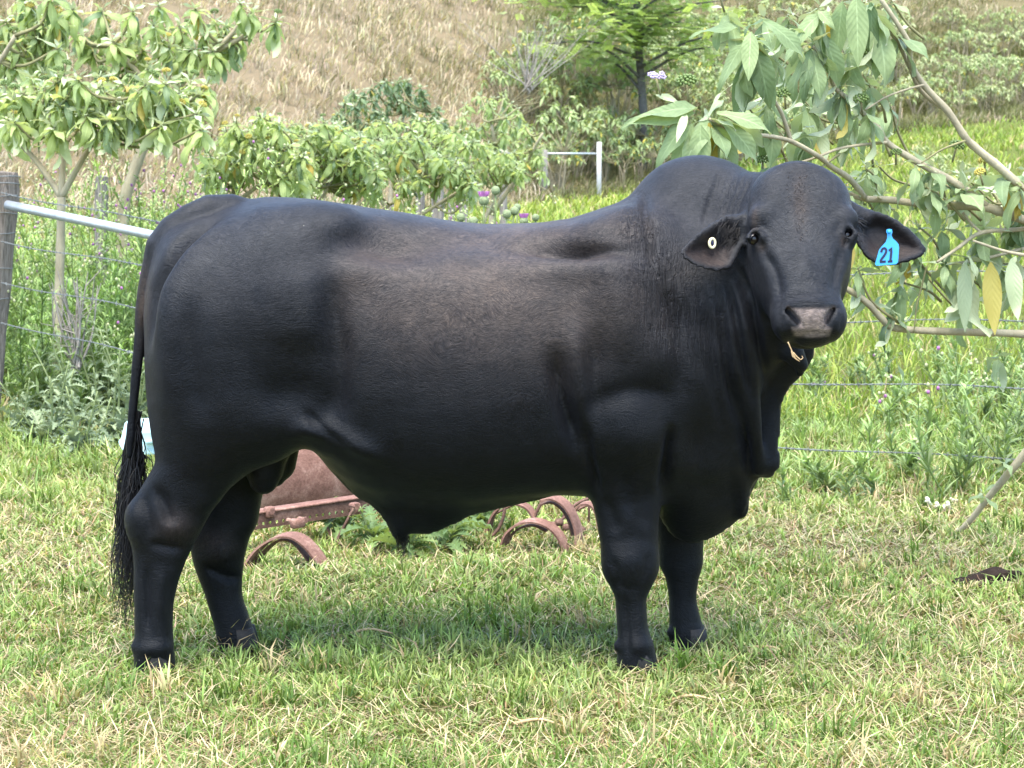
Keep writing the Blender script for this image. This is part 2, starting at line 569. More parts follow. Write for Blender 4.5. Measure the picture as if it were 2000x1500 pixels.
# knees, fetlocks, dewclaws
for px, py, y_ in ((266, 1262, YN), (436, 1240, YFAR), (1207, 1262, YN - .02), (1312, 1235, YFAR)):
    for s_ in (-1, 1):
        ell(P(px, py, y_ + s_*.022), (.016, .014, .018), .012)
ell(P(1232, 1105, YN - .03), (.070, .05, .06), .05)
ell(P(310, 1020, YN - .03), (.085, .05, .07), .05)

# --- sheath and navel flap, scrotum
flat = lambda y0: (lambda x, z: y0 + 0 * x + 0 * z)
slab([(640, 880), (690, 962), (722, 985), (747, 1012), (766, 1046), (780, 1056), (796, 1054), (803, 1041), (842, 1041), (890, 1021), (925, 1004), (1000, 985), (1060, 950), (900, 900)], flat(YM - .03), .085, .10, .06)
chain([(*P(546, 862, YM - .02), .05), (*P(521, 892, YM - .03), .062), (*P(516, 920, YM - .03), .058), (*P(515, 936, YM - .03), .048)], .03)
chain([(*P(556, 862, YM + .06), .05), (*P(540, 905, YM + .05), .06), (*P(533, 925, YM + .05), .045)], .02)
# --- flank fold from stifle to belly
chain([(*P(470, 800, YN - .08), .07), (*P(560, 800, YN - .09), .06), (*P(640, 830, YN - .08), .055), (*P(720, 860, YN - .09), .05)], .09)

# --- hump, neck
ell(P(1372, 402, YM), (.178, .13, .15), .05)
ell(P(1330, 400, YM), (.12, .15, .10), .10)
chain([(*P(1330, 600, 6.74), .29), (*P(1420, 560, 6.68), .25), (*P(1500, 520, 6.60), .20), (*P(1550, 480, 6.54), .155)], .08)
chain([(*P(1400, 425, 6.73), .14), (*P(1470, 410, 6.64), .115), (*P(1530, 400, 6.56), .10)], .06)
chain([(*P(1330, 720, 6.62), .17), (*P(1420, 680, 6.58), .15), (*P(1500, 600, 6.52), .12)], .10)

# --- dewlap and brisket
dew = lambda x, z: 6.74 + 0 * z - 0.62 * np.clip(x - 0.62, -0.3, 0.5)
slab([(1250, 860), (1286, 960), (1290, 1008), (1316, 1046), (1353, 1060), (1405, 1043), (1444, 1014), (1457, 1000), (1460, 962), (1470, 880), (1450, 760), (1350, 760)],
     lambda x, z: 6.74 + 0*x + 0*z, .085, .11, .06)
slab([(1400, 640), (1560, 610), (1590, 660), (1583, 706), (1556, 740), (1536, 762), (1524, 796), (1521, 830), (1520, 880), (1521, 908), (1514, 922), (1498, 934), (1474, 937), (1452, 1000), (1443, 1003), (1432, 960), (1420, 850)],
     dew, .075, .09, .04)
chain([(*P(1440, 640, 6.47), .05), (*P(1462, 760, 6.50), .030), (*P(1478, 870, 6.56), .018), (*P(1484, 920, 6.60), .012)], .03)
chain([(*P(1400, 780, 6.52), .045), (*P(1432, 870, 6.56), .016), (*P(1446, 960, 6.64), .011), (*P(1452, 1000, 6.68), .011)], .03)
chain([(*P(1550, 690, 6.46), .03), (*P(1564, 712, 6.47), .022), (*P(1562, 728, 6.48), .012)], .05)

# --- head
C0, C1 = P(1557, 345, 6.46), P(1582, 640, 6.20)
ha = C1 - C0; HL = np.linalg.norm(ha); ha /= HL
hr = np.array((1.0, 0.06, 0)); hr -= ha * (hr @ ha); hr /= np.linalg.norm(hr)
hn = np.cross(ha, hr)
if hn[1] > 0: hn = -hn
HM = np.array((hr, hn, ha))               # rows: right, out of the face, down the face
def H(r, n, s):
    """head frame -> world; r right (m), n out (m), s 0..1 down the face"""
    return C0 + hr * r + hn * n + ha * (s * HL)
def HP(px, py, n):
    """world point on pixel ray at height n above the head axis plane"""
    a = P(px, py, 6.0); b = P(px, py, 6.8)
    fa, fb = (a - C0) @ hn - n, (b - C0) @ hn - n
    t = fa / (fa - fb)
    return a + (b - a) * t
def loft_head(st, k, n=2.5):
    r = np.array(st, float)               # s, centre r, half width, front, back
    c = [H(q[1], 0, q[0]) for q in r]
    s, x, y, z = block(np.min(c, 0) - .2, np.max(c, 0) + .2, 0.03)
    dx, dy, dz = x - C0[0], y - C0[1], z - C0[2]
    ss = (dx*ha[0] + dy*ha[1] + dz*ha[2]) / HL
    rr = dx*hr[0] + dy*hr[1] + dz*hr[2]
    nn = dx*hn[0] + dy*hn[1] + dz*hn[2]
    cr, hw, fr, bk = (herm(r[:,0], r[:,q], ss) for q in (1, 2, 3, 4))
    f = ((np.abs(rr - cr)/hw)**n + (np.abs(nn)/np.where(nn > 0, fr, bk))**n + 1e-9)**(1/n) - 1
    d = normed2(f, np.minimum(hw, np.where(nn > 0, fr, bk)))
    d = np.maximum(d, np.maximum((r[0,0] - ss) * HL, (ss - r[-1,0]) * HL))
    put(s, d.astype(np.float32), k)
PX = 0.001475
loft_head([(-.035, .000, .070, .020, .05), (-.015, .000, .095, .036, .08), (.02, .000, .115, .050, .10), (.07, .001, .132, .062, .12), (.14, .002, .145, .070, .14), (.24, .002, .149, .074, .15),
           (.36, .000, .149, .074, .16), (.46, -.003, .145, .071, .16), (.56, -.006, .135, .068, .16), (.68, -.009, .120, .064, .155), (.78, -.010, .108, .060, .14), (.86, -.008, .099, .056, .125),
           (.93, -.004, .093, .050, .115), (1.0, .0, .086, .042, .105), (1.03, .0, .078, .032, .09)], .03, 2.6)
# muzzle
ell(H(-.002, .004, .925), (.104, .064, .062), .03, HM)
ell(H(-.058, -.012, .955), (.046, .054, .048), .02, HM)
ell(H(.056, -.012, .955), (.044, .054, .048), .02, HM)
ell(H(.002, .022, .925), (.062, .054, .052), .02, HM)          # nose pad
ell(H(.008, -.020, 1.035), (.050, .046, .026), .008, HM)      # lower lip and chin
ell(H(-.005, -.09, .86), (.075, .08, .07), .04, HM)
# jaw / cheeks
for s_ in (-1, 1):
    ell(H(s_*.085, -.10, .50), (.060, .10, .13), .05, HM)
    ell(H(s_*.122, .040, .325), (.036, .034, .028), .03, HM)    # brow
    ell(H(s_*.128, .030, .465), (.022, .024, .018), .02, HM)    # lower lid
    ell(H(s_*.060, .040, .16), (.050, .03, .06), .05, HM)
ell(H(0, .036, .012), (.050, .03, .03), .05, HM)              # poll
# eye sockets
EYES = [HP(1472, 466, .031), HP(1654, 459, .031)]
for e_, g_ in zip(EYES, (-1, 1)):
    up_ = [(-.024, .012), (-.012, -.004), (.004, -.009), (.020, -.003), (.028, .010)]
    lo_ = [(-.022, .016), (-.006, .026), (.012, .024), (.026, .010)]
    for arc, n0, rr0 in ((up_, .026, .0090), (lo_, .014, .0050)):
        chain([(*(e_ + hr*(-g_*a*.8) + ha*b + hn*n0), rr0) for a, b in arc], .012)
for e_ in EYES:
    ell(e_ + hn * .018 + ha*.004, (.013, .022, .009), .008, HM, sub=True)
    chain([(*(e_ + ha*.012 + hn*.012), .007), (*(e_ + ha*.040 + hn*.012 + hr*(.022 if e_ is EYES[0] else -.012)), .003)], .012, sub=True)
# nostrils: comma-shaped
for pts in ([(1541, 607, .013), (1551, 618, .014), (1560, 629, .011)], [(1627, 604, .011), (1618, 617, .013), (1612, 629, .011)]):
    q = [(*(HP(px, py, .062)), r) for px, py, r in pts]
    q2 = [(*(HP(px, py, .040)), r * .9) for px, py, r in pts]
    chain(q, .008, sub=True); chain(q2, .008, sub=True)
# mouth line
chain([(*HP(1520, 664, .035), .004), (*HP(1550, 667, .062), .005), (*HP(1585, 668, .068), .005), (*HP(1620, 667, .060), .005), (*HP(1645, 660, .030), .004)], .012, sub=True)

# --- ears
earR = [(1660, 392), (1690, 407), (1725, 416), (1756, 432), (1788, 460), (1804, 480), (1806, 492), (1795, 503), (1767, 512), (1744, 519), (1718, 517), (1697, 506), (1683, 491), (1668, 466), (1652, 430)]
earL = [(1460, 420), (1424, 420), (1396, 432), (1368, 451), (1342, 474), (1329, 489), (1334, 503), (1354, 517), (1382, 528), (1410, 529), (1431, 521), (1443, 495), (1462, 460)]
slab(earR, lambda x, z: 6.47 + 0.25 * (x - 1.0) + 0.25 * (z - 1.33), .0125, .014, .022, dish=.042, dishR=.055)
slab(earL, lambda x, z: 6.40 + 0.42 * (x - 0.68) + 0.25 * (z - 1.33), .0125, .014, .022, dish=.042, dishR=.055)
chain([(*P(1645, 420, 6.50), .045), (*P(1685, 428, 6.495), .022)], .03)
chain([(*P(1480, 430, 6.48), .045), (*P(1440, 440, 6.42), .024)], .03)

# --- tail dock
TAIL = [(500, 432, .055), (450, 414, .055), (410, 411, .049), (372, 425, .043), (341, 448, .045), (318, 480, .040), (302, 520, .027), (291, 560, .022), (283, 610, .0185), (278, 660, .0165),
        (273, 710, .0155), (268, 760, .0145), (263, 810, .0145), (260, 850, .015), (257, 890, .011)]
chain([(*P(a - (5 if b > 460 else 0), b, YM - .02 - .085*min(1, max(0, (480 - a)/110))), r) for a, b, r in TAIL], .012)

def surface_nets(f, o, h):
    s = f < 0
    c = s[:-1, :-1, :-1].astype(np.int8)
    cnt = np.zeros(c.shape, np.int8)
    for dx in (0, 1):
        for dy in (0, 1):
            for dz in (0, 1):
                cnt += s[dx:s.shape[0]-1+dx, dy:s.shape[1]-1+dy, dz:s.shape[2]-1+dz]
    act = (cnt > 0) & (cnt < 8)
    idx = np.full(c.shape, -1, np.int32)
    I, J, K = np.nonzero(act)
    idx[I, J, K] = np.arange(len(I))
    acc = np.zeros((len(I), 3)); w = np.zeros(len(I))
    corners = [(a, b, c_) for a in (0, 1) for b in (0, 1) for c_ in (0, 1)]
    val = {q: f[I+q[0], J+q[1], K+q[2]].astype(float) for q in corners}
    for q in corners:
        for ax in range(3):
            if q[ax] == 0:
                q2 = list(q); q2[ax] = 1; q2 = tuple(q2)
                a, b = val[q], val[q2]
                m = (a < 0) != (b < 0)
                t = np.where(m, a / np.where(m, a - b, 1), 0)
                p = np.array(q, float)[None, :] + 0 * acc
                p[:, ax] = t
                acc += np.where(m[:, None], p, 0); w += m
    v = o + h * (np.stack([I, J, K], -1) + acc / w[:, None])
    faces = []
    for ax in range(3):
        u, r = (ax + 1) % 3, (ax + 2) % 3
        sl0 = [slice(None)] * 3; sl1 = [slice(None)] * 3
        sl0[ax] = slice(0, -1); sl1[ax] = slice(1, None)
        A, B = s[tuple(sl0)], s[tuple(sl1)]
        q = np.stack(np.nonzero(A != B), -1)
        q = q[(q[:, u] > 0) & (q[:, r] > 0) & (q[:, u] < s.shape[u]-1) & (q[:, r] < s.shape[r]-1)]
        ins = A[q[:, 0], q[:, 1], q[:, 2]]
        e = np.eye(3, dtype=int)
        g = lambda d: idx[(q - d)[:, 0], (q - d)[:, 1], (q - d)[:, 2]]
        f4 = np.stack([g(e[u] + e[r]), g(e[r]), g(0 * e[u]), g(e[u])], -1)
        f4[~ins] = f4[~ins][:, ::-1]
        faces.append(f4)
    return v, np.concatenate(faces)

bv, bf = surface_nets(FLD, GO, GH)
# keep only the largest connected piece is not needed: every primitive overlaps the trunk
def vnormals(v, f):
    n = np.zeros_like(v)
    fn = np.cross(v[f[:, 2]] - v[f[:, 0]], v[f[:, 3]] - v[f[:, 1]])
    for k in range(4): np.add.at(n, f[:, k], fn)
    return n / (np.linalg.norm(n, axis=1)[:, None] + 1e-12)
def relax(v, f, it, lam):
    e = np.vstack([f[:, [0, 1]], f[:, [1, 2]], f[:, [2, 3]], f[:, [3, 0]]])
    for _ in range(it):
        for l in (lam, -lam * 0.98):
            s = np.zeros_like(v); c = np.zeros(len(v))
            np.add.at(s, e[:, 0], v[e[:, 1]]); np.add.at(c, e[:, 0], 1)
            v = v + l * (s / np.maximum(c, 1)[:, None] - v)
    return v
bv = relax(bv, bf, 2, 0.5)
bn = vnormals(bv, bf)
if (bn[:, 2] * (bv[:, 2] > np.quantile(bv[:, 2], .97))).sum() < 0:
    bf = bf[:, ::-1].copy(); bn = -bn

# --- surface modelling: muscles, folds and wrinkles on the side we see (mirrored ones are not needed on the far side)
bpx, bpy_ = proj(bv)
front = smooth((0.25 - bn[:, 1]) / 0.5)
DISP = np.zeros(len(bv))
AMP = 1.0
def bump(px, py, rx, ry, mm, ang=0.0):
    global DISP
    c, s = math.cos(math.radians(ang)), math.sin(math.radians(ang))
    u = ((bpx - px)*c + (bpy_ - py)*s) / rx; w = (-(bpx - px)*s + (bpy_ - py)*c) / ry
    DISP += front * AMP * mm * 0.001 * np.exp(-(u*u + w*w))
def stroke(pts, width, mm):
    """groove (mm<0) or ridge along a polyline"""
    global DISP
    p = crom(pts, 5)
    lo, hi = p.min(0) - 4*width, p.max(0) + 4*width
    m = np.nonzero((bpx > lo[0]) & (bpx < hi[0]) & (bpy_ > lo[1]) & (bpy_ < hi[1]) & (front > 0))[0]
    if not len(m): return
    best = np.full(len(m), 1e9); tt = np.zeros(len(m))
    for i in range(len(p) - 1):
        d = p[i+1] - p[i]
        t = np.clip(((bpx[m]-p[i,0])*d[0] + (bpy_[m]-p[i,1])*d[1]) / (d @ d + 1e-9), 0, 1)
        q = (bpx[m]-p[i,0]-t*d[0])**2 + (bpy_[m]-p[i,1]-t*d[1])**2
        b = q < best
        best = np.where(b, q, best); tt = np.where(b, (i + t)/(len(p)-1), tt)
    fade = smooth(tt / .34) * smooth((1 - tt) / .34)
    DISP[m] += front[m] * fade * AMP * mm * 0.001 * np.exp(-best / width**2)
# hip, flank, thigh
AMP = 2.6
bump(640, 446, 70, 38, 9, -10); bump(760, 484, 80, 32, -16, 5); bump(705, 528, 60, 34, 7); bump(870, 466, 130, 28, -8, 3)
stroke([(640, 500), (650, 600), (658, 700), (650, 800), (630, 850)], 30, -13); stroke([(575, 500), (590, 600), (590, 700)], 50, 6)
bump(555, 775, 60, 40, -8); bump(490, 640, 110, 120, 8); stroke([(540, 862), (590, 838), (650, 846), (720, 880), (780, 905)], 17, 8)
stroke([(585, 795), (615, 826), (650, 850), (690, 870)], 10, -7); stroke([(376, 560), (374, 660), (384, 760), (400, 840)], 26, -6); bump(325, 650, 36, 170, 5)
stroke([(462, 416), (410, 432), (362, 470), (330, 515), (306, 570), (296, 640), (292, 720)], 9, -17)
# ribs and loin
for i, x0 in enumerate((800, 850, 905, 960, 1015, 1065)):
    stroke([(x0 - 24, 500), (x0 - 18, 560), (x0, 680), (x0 + 26, 800), (x0 + 44, 880)], 20, 1.1 - 0.12*i)
bump(980, 560, 230, 60, 6); bump(1125, 494, 80, 13, -19, 2); bump(1110, 455, 120, 24, 8, -6); bump(1090, 530, 110, 26, 8)
# shoulder, elbow, arm
stroke([(1078, 660), (1088, 720), (1100, 780), (1122, 850), (1148, 930)], 20, -16); stroke([(1118, 600), (1126, 680), (1138, 760), (1150, 840)], 24, 7)
stroke([(1168, 620), (1162, 700), (1160, 780), (1166, 850)], 20, -7); bump(1234, 850, 62, 54, 11); stroke([(1140, 812), (1180, 782), (1225, 765), (1275, 768), (1318, 800)], 21, -5.5); stroke([(1185, 450), (1196, 540), (1212, 640), (1238, 740)], 34, 7); stroke([(1286, 500), (1304, 600), (1326, 700), (1334, 800)], 20, -7); stroke([(1146, 820), (1150, 870), (1162, 930), (1174, 980)], 8, -7)
bump(1302, 770, 46, 44, -5); bump(1312, 690, 56, 44, 6); stroke([(1312, 820), (1306, 870), (1300, 920), (1292, 985)], 11, -12); bump(1372, 870, 44, 60, -9); bump(1360, 960, 60, 30, -8)
bump(1210, 560, 54, 100, 7)
# upper fore leg and knee
bump(1232, 1095, 36, 26, 3); stroke([(1170, 1050), (1200, 1056), (1240, 1050), (1285, 1060)], 12, -1.2); stroke([(1185, 1132), (1210, 1146), (1240, 1148), (1270, 1136)], 12, -1.8)
stroke([(1196, 1080), (1204, 1120), (1212, 1160)], 9, -3); stroke([(1262, 1070), (1262, 1110), (1252, 1150)], 9, -2.5); stroke([(1180, 960), (1196, 1010), (1206, 1050)], 12, -3.5); stroke([(1262, 930), (1258, 990), (1262, 1040)], 14, -3)
stroke([(1226, 1160), (1224, 1210), (1226, 1260), (1230, 1290)], 8, -4); bump(1245, 1262, 30, 16, 4); stroke([(1215, 900), (1225, 960), (1228, 1020)], 14, -4)
# hock
bump(345, 1030, 34, 26, 4, 30); stroke([(282, 950), (284, 990), (292, 1030), (286, 1080)], 13, -5); bump(263, 1002, 15, 26, 2); stroke([(296, 940), (316, 975), (330, 1010), (335, 1030)], 12, -6)
stroke([(285, 1062), (310, 1066), (340, 1070), (370, 1068)], 9, -5); bump(430, 1080, 26, 34, 8); stroke([(395, 1095), (420, 1116), (450, 1128), (475, 1122)], 9, -5)
stroke([(288, 1090), (286, 1140), (288, 1200), (290, 1250)], 8, -5); stroke([(318, 1100), (314, 1160), (314, 1220)], 9, 3); bump(300, 1268, 34, 14, 4)
# neck folds
AMP = 2.5
stroke([(1254, 366), (1259, 400), (1266, 440), (1272, 500), (1280, 560)], 10, -9)
for i in range(6):
    x0 = 1300 + i * 20; y0 = 545 + 14*i
    stroke([(x0, y0), (x0 + 10, y0 + 60), (x0 + 20, y0 + 120), (x0 + 38, y0 + 190)], 8, -5.0)
for i in range(6):
    t = i / 5
    stroke([(1412 + 64*t, 326 + 8*t), (1396 + 58*t, 366 + 4*t), (1380 + 58*t, 410), (1372 + 56*t, 455)], 5.5, -4.5)
for pts, w_, d_ in (([(1437, 500), (1452, 570), (1480, 650), (1505, 780)], 9, -14), ([(1418, 530), (1434, 610), (1456, 720), (1470, 800)], 8, -9),
                    ([(1398, 540), (1412, 640), (1430, 760), (1440, 840)], 10, -8), ([(1368, 550), (1386, 660), (1404, 780), (1412, 850)], 11, -6)):
    stroke(pts, w_, d_)
# face
AMP = 1.2
stroke([(1560, 390), (1563, 420), (1566, 450), (1569, 490)], 9, -3); bump(1500, 420, 30, 50, 4); bump(1625, 420, 30, 50, 4)
stroke([(1482, 478), (1496, 500), (1514, 528), (1522, 565), (1520, 598)], 10, -8); stroke([(1645, 475), (1638, 510), (1630, 545), (1626, 580)], 10, -6)
stroke([(1505, 610), (1525, 592), (1555, 581), (1585, 578), (1620, 584), (1645, 600)], 7, -4)
stroke([(1529, 612), (1527, 624), (1526, 636), (1528, 650)], 4, -4); stroke([(1645, 612), (1643, 630), (1640, 648)], 4, -3)
bump(1570, 520, 26, 70, 9, -6); bump(1502, 545, 20, 60, -13, -14); bump(1638, 540, 13, 50, -9, 6); bump(1560, 470, 60, 14, -3)
bump(1478, 440, 16, 12, 6); bump(1645, 432, 16, 12, 6); bump(1520, 640, 8, 18, 3); bump(1585, 592, 44, 8, 4)
stroke([(1452, 470), (1462, 530), (1484, 600), (1512, 650)], 6, -7); stroke([(1505, 470), (1490, 445), (1480, 420)], 6, -3); stroke([(1630, 465), (1638, 440), (1645, 415)], 6, -3)
# gentle unevenness everywhere
DISP += 0.0022 * snoise(bv[:, 0], bv[:, 1], bv[:, 2], 31, 2, 11) + 0.0010 * snoise(bv[:, 0], bv[:, 1], bv[:, 2], 32, 2, 34)
bv = bv + bn * DISP[:, None]
bn = vnormals(bv, bf)
bpx, bpy_ = proj(bv)

# --- coat colours: black, top light painted on the upper body, sun-bleached brown on the back, grey skin on the nose, pinkish-brown inside the ears
coat = np.tile(np.array((0.0024, 0.0028, 0.0040)), (len(bv), 1))
def tint(col, mask):
    global coat
    coat = coat * (1 - mask[:, None]) + np.array(col) * mask[:, None]
def gauss(px, py, rx, ry):
    return np.exp(-(((bpx - px)/rx)**2 + ((bpy_ - py)/ry)**2))
nz = 0.5 + 0.5 * snoise(bv[:, 0], bv[:, 1], bv[:, 2], 41, 4, 9)
tint((0.0150, 0.0163, 0.0196), 0.9 * smooth((800 - bpy_) / 360) * smooth(bn[:, 2] * .8 + .75))  # light from above painted into the coat: lighter where high and facing up
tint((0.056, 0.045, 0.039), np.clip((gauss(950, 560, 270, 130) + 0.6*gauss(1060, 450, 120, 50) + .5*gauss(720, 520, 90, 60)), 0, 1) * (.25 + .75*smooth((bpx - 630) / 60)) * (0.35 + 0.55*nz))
tint((0.034, 0.026, 0.020), 0.6 * gauss(1220, 430, 60, 50) * (.4 + .6*nz))
tint((0.022, 0.017, 0.015), 0.7 * np.clip(gauss(345, 1030, 34, 30) + gauss(425, 1060, 34, 26), 0, 1))
tint((0.045, 0.033, 0.024), 0.6 * gauss(278, 590, 14, 70) * smooth((nz - .45) / .2))
padm = np.zeros(len(bv))
padpoly = np.array([(1538, 601), (1560, 604), (1585, 602), (1612, 602), (1629, 599), (1622, 612), (1610, 628), (1613, 640), (1624, 642), (1619, 656), (1585, 659), (1552, 656), (1547, 640), (1560, 640), (1563, 628), (1550, 612)], float)
dpad = np.full(len(bv), 9.0)
near_pad = np.nonzero((np.abs(bpx - 1583) < 70) & (np.abs(bpy_ - 630) < 60) & (bn[:, 1] < .3) & (bv[:, 1] < 6.35))[0]
def poly_d(poly, x, z):
    d = np.full(len(x), 1e9); ins = np.zeros(len(x), bool)
    for i in range(len(poly)):
        a, b = poly[i], poly[(i+1) % len(poly)]
        e = b - a
        t = np.clip(((x-a[0])*e[0] + (z-a[1])*e[1]) / (e @ e), 0, 1)
        d = np.minimum(d, np.hypot(x-a[0]-t*e[0], z-a[1]-t*e[1]))
        c = (a[1] > z) != (b[1] > z)
        ins ^= c & (x < (b[0]-a[0])*(z-a[1])/(b[1]-a[1] + 1e-9) + a[0])
    return np.where(ins, -d, d)
dpad[near_pad] = poly_d(padpoly, bpx[near_pad], bpy_[near_pad])
pad = smooth((3.5 - dpad) / 7.0) * (dpad < 8)
tint((0.150, 0.126, 0.116), pad)
earm = np.zeros(len(bv))
for poly, cx_, cy_ in ((earR, 1745, 480), (earL, 1385, 490)):
    pp = np.array(poly, float)
    k_ = np.nonzero((bpx > pp[:,0].min()) & (bpx < pp[:,0].max()) & (bpy_ > pp[:,1].min()) & (bpy_ < pp[:,1].max()) & (bn[:,1] < 0))[0]
    earm[k_] = smooth((-poly_d(pp, bpx[k_], bpy_[k_]) - 4) / 8) * smooth((np.abs(bpx[k_] - 1560) - 112) / 40)
tint((0.022, 0.017, 0.016), earm * (0.4 + 0.6 * smooth((bpy_ - 450) / 50)))
tint((0.052, 0.041, 0.034), 0.85 * gauss(1563, 395, 15, 48) * (front > .5) * (bv[:, 1] < 6.5) * (.3 + .7*nz))
tint((0.030, 0.024, 0.021), 0.9 * (np.clip(gauss(1487, 484, 9, 9) + gauss(1646, 472, 5, 12) + gauss(1474, 430, 8, 26), 0, 1)) * (bv[:, 1] < 6.5))
gloss = np.clip(pad, 0, 1)

def coat_mat():
    m, nt, lk, bs = new_mat('black_coat')
    at = nt.new('ShaderNodeAttribute'); at.attribute_name = 'col'
    tc = nt.new('ShaderNodeTexCoord')
    mp = nt.new('ShaderNodeMapping'); mp.inputs['Scale'].default_value = (70, 200, 200)
    lk.new(tc.outputs['Object'], mp.inputs['Vector'])
    hair = noise_node(nt, lk, 1.6, 4, 0.7, mp.outputs[0], 0.6)
    mp2 = nt.new('ShaderNodeMapping'); mp2.inputs['Scale'].default_value = (14, 30, 40)
    lk.new(tc.outputs['Object'], mp2.inputs['Vector'])
    wr = noise_node(nt, lk, 1.0, 5, 0.62, mp2.outputs[0], 0.8)
    mp3 = nt.new('ShaderNodeMapping'); mp3.inputs['Scale'].default_value = (30, 90, 90); mp3.inputs['Rotation'].default_value = (0, math.radians(-8), 0)
    wv = noise_node(nt, lk, 3.2, 2, .5, tc.outputs['Object'])
    vm = nt.new('ShaderNodeVectorMath'); vm.operation = 'MULTIPLY_ADD'
    lk.new(wv.outputs['Color'], vm.inputs[0]); vm.inputs[1].default_value = (.22, .22, .30); lk.new(tc.outputs['Object'], vm.inputs[2])
    lk.new(vm.outputs[0], mp3.inputs['Vector']); lk.new(vm.outputs[0], mp.inputs['Vector'])
    streak = noise_node(nt, lk, 1.5, 4, 0.65, mp3.outputs[0], 0.9)
    rs3 = ramp(nt, [(0.32, (0.55, 0.55, 0.57)), (0.68, (1.5, 1.48, 1.44))]); lk.new(streak.outputs['Fac'], rs3.inputs[0])
    r = ramp(nt, [(0.3, (0.5, 0.5, 0.52)), (0.7, (1.6, 1.55, 1.5))])
    lk.new(hair.outputs['Fac'], r.inputs[0])
    c = mixc(nt, lk, 1.0, at.outputs['Color'], r.outputs[0], 'MULTIPLY')
    c = mixc(nt, lk, 1.0, c, rs3.outputs[0], 'MULTIPLY')
    pm = noise_node(nt, lk, 16, 6, .7, tc.outputs['Object'], .6)
    r4 = ramp(nt, [(0.3, (0.72, 0.74, 0.78)), (0.7, (1.32, 1.27, 1.22))]); lk.new(pm.outputs['Fac'], r4.inputs[0])
    c = mixc(nt, lk, 1.0, c, r4.outputs[0], 'MULTIPLY')
    vo = nt.new('ShaderNodeTexVoronoi'); vo.inputs['Scale'].default_value = 16; lk.new(tc.outputs['Object'], vo.inputs['Vector'])
    lt = nt.new('ShaderNodeMath'); lt.operation = 'LESS_THAN'; lk.new(vo.outputs['Distance'], lt.inputs[0]); lt.inputs[1].default_value = .032
    gt = nt.new('ShaderNodeMath'); gt.operation = 'GREATER_THAN'; lk.new(pm.outputs['Fac'], gt.inputs[0]); gt.inputs[1].default_value = .6
    sx = nt.new('ShaderNodeMath'); sx.operation = 'MULTIPLY'; lk.new(lt.outputs[0], sx.inputs[0]); lk.new(gt.outputs[0], sx.inputs[1])
    c = mixc(nt, lk, sx.outputs[0], c, (.16, .155, .14))
    lk.new(c, bs.inputs['Base Color'])
    rg = nt.new('ShaderNodeMapRange')
    lk.new(at.outputs['Alpha'], rg.inputs['Value'])
    rg.inputs['To Min'].default_value = 0.0; rg.inputs['To Max'].default_value = -0.12
    pn = noise_node(nt, lk, 7, 5, .65, tc.outputs['Object'], .4)
    pr = nt.new('ShaderNodeMapRange'); lk.new(pn.outputs['Fac'], pr.inputs['Value'])
    pr.inputs['From Min'].default_value = .3; pr.inputs['From Max'].default_value = .7
    pr.inputs['To Min'].default_value = .32; pr.inputs['To Max'].default_value = .50
    ad = nt.new('ShaderNodeMath'); ad.operation = 'ADD'; lk.new(pr.outputs[0], ad.inputs[0]); lk.new(rg.outputs[0], ad.inputs[1])
    lk.new(ad.outputs[0], bs.inputs['Roughness'])
    bs.inputs['Specular IOR Level'].default_value = 0.16
    bs.inputs['Specular Tint'].default_value = (0.86, 0.93, 1.0, 1)
    bs.inputs['Sheen Weight'].default_value = 0.03
    bs.inputs['Sheen Roughness'].default_value = 0.45
    bs.inputs['Sheen Tint'].default_value = (0.75, 0.8, 0.95, 1)
    b1 = nt.new('ShaderNodeBump'); b1.inputs['Strength'].default_value = 0.45; b1.inputs['Distance'].default_value = 0.005
    lk.new(hair.outputs['Fac'], b1.inputs['Height'])
    b0 = nt.new('ShaderNodeBump'); b0.inputs['Strength'].default_value = 0.25; b0.inputs['Distance'].default_value = 0.010
    lk.new(streak.outputs['Fac'], b0.inputs['Height']); lk.new(b0.outputs[0], b1.inputs['Normal'])
    b2 = nt.new('ShaderNodeBump'); b2.inputs['Strength'].default_value = 0.10; b2.inputs['Distance'].default_value = 0.012
    lk.new(wr.outputs['Fac'], b2.inputs['Height']); lk.new(b1.outputs[0], b2.inputs['Normal'])
    wk = nt.new('ShaderNodeAttribute'); wk.attribute_name = 'wrinkle'
    sp = nt.new('ShaderNodeSeparateColor'); lk.new(wk.outputs['Color'], sp.inputs[0])
    last = b2.outputs[0]
    for ch, sc, dist in ((0, (85, 40, 7), .9), (1, (10, 10, 95), .7), (2, (55, 30, 22), 1.2)):
        mq = nt.new('ShaderNodeMapping'); mq.inputs['Scale'].default_value = sc
        if ch == 2: mq.inputs['Rotation'].default_value = (0, math.radians(35), 0)
        lk.new(tc.outputs['Object'], mq.inputs['Vector'])
        wn_ = noise_node(nt, lk, 1.0, 3, .5, mq.outputs[0], dist)
        ab = nt.new('ShaderNodeMath'); ab.operation = 'SUBTRACT'; lk.new(wn_.outputs['Fac'], ab.inputs[0]); ab.inputs[1].default_value = .5
        a2 = nt.new('ShaderNodeMath'); a2.operation = 'ABSOLUTE'; lk.new(ab.outputs[0], a2.inputs[0])
        mn = nt.new('ShaderNodeMath'); mn.operation = 'MINIMUM'; lk.new(a2.outputs[0], mn.inputs[0]); mn.inputs[1].default_value = .09
        bb = nt.new('ShaderNodeBump'); bb.inputs['Distance'].default_value = .05
        lk.new(mn.outputs[0], bb.inputs['Height']); lk.new(sp.outputs[ch], bb.inputs['Strength']); lk.new(last, bb.inputs['Normal'])
        last = bb.outputs[0]
    lk.new(last, bs.inputs['Normal'])
    return m
MAT_COAT = coat_mat()
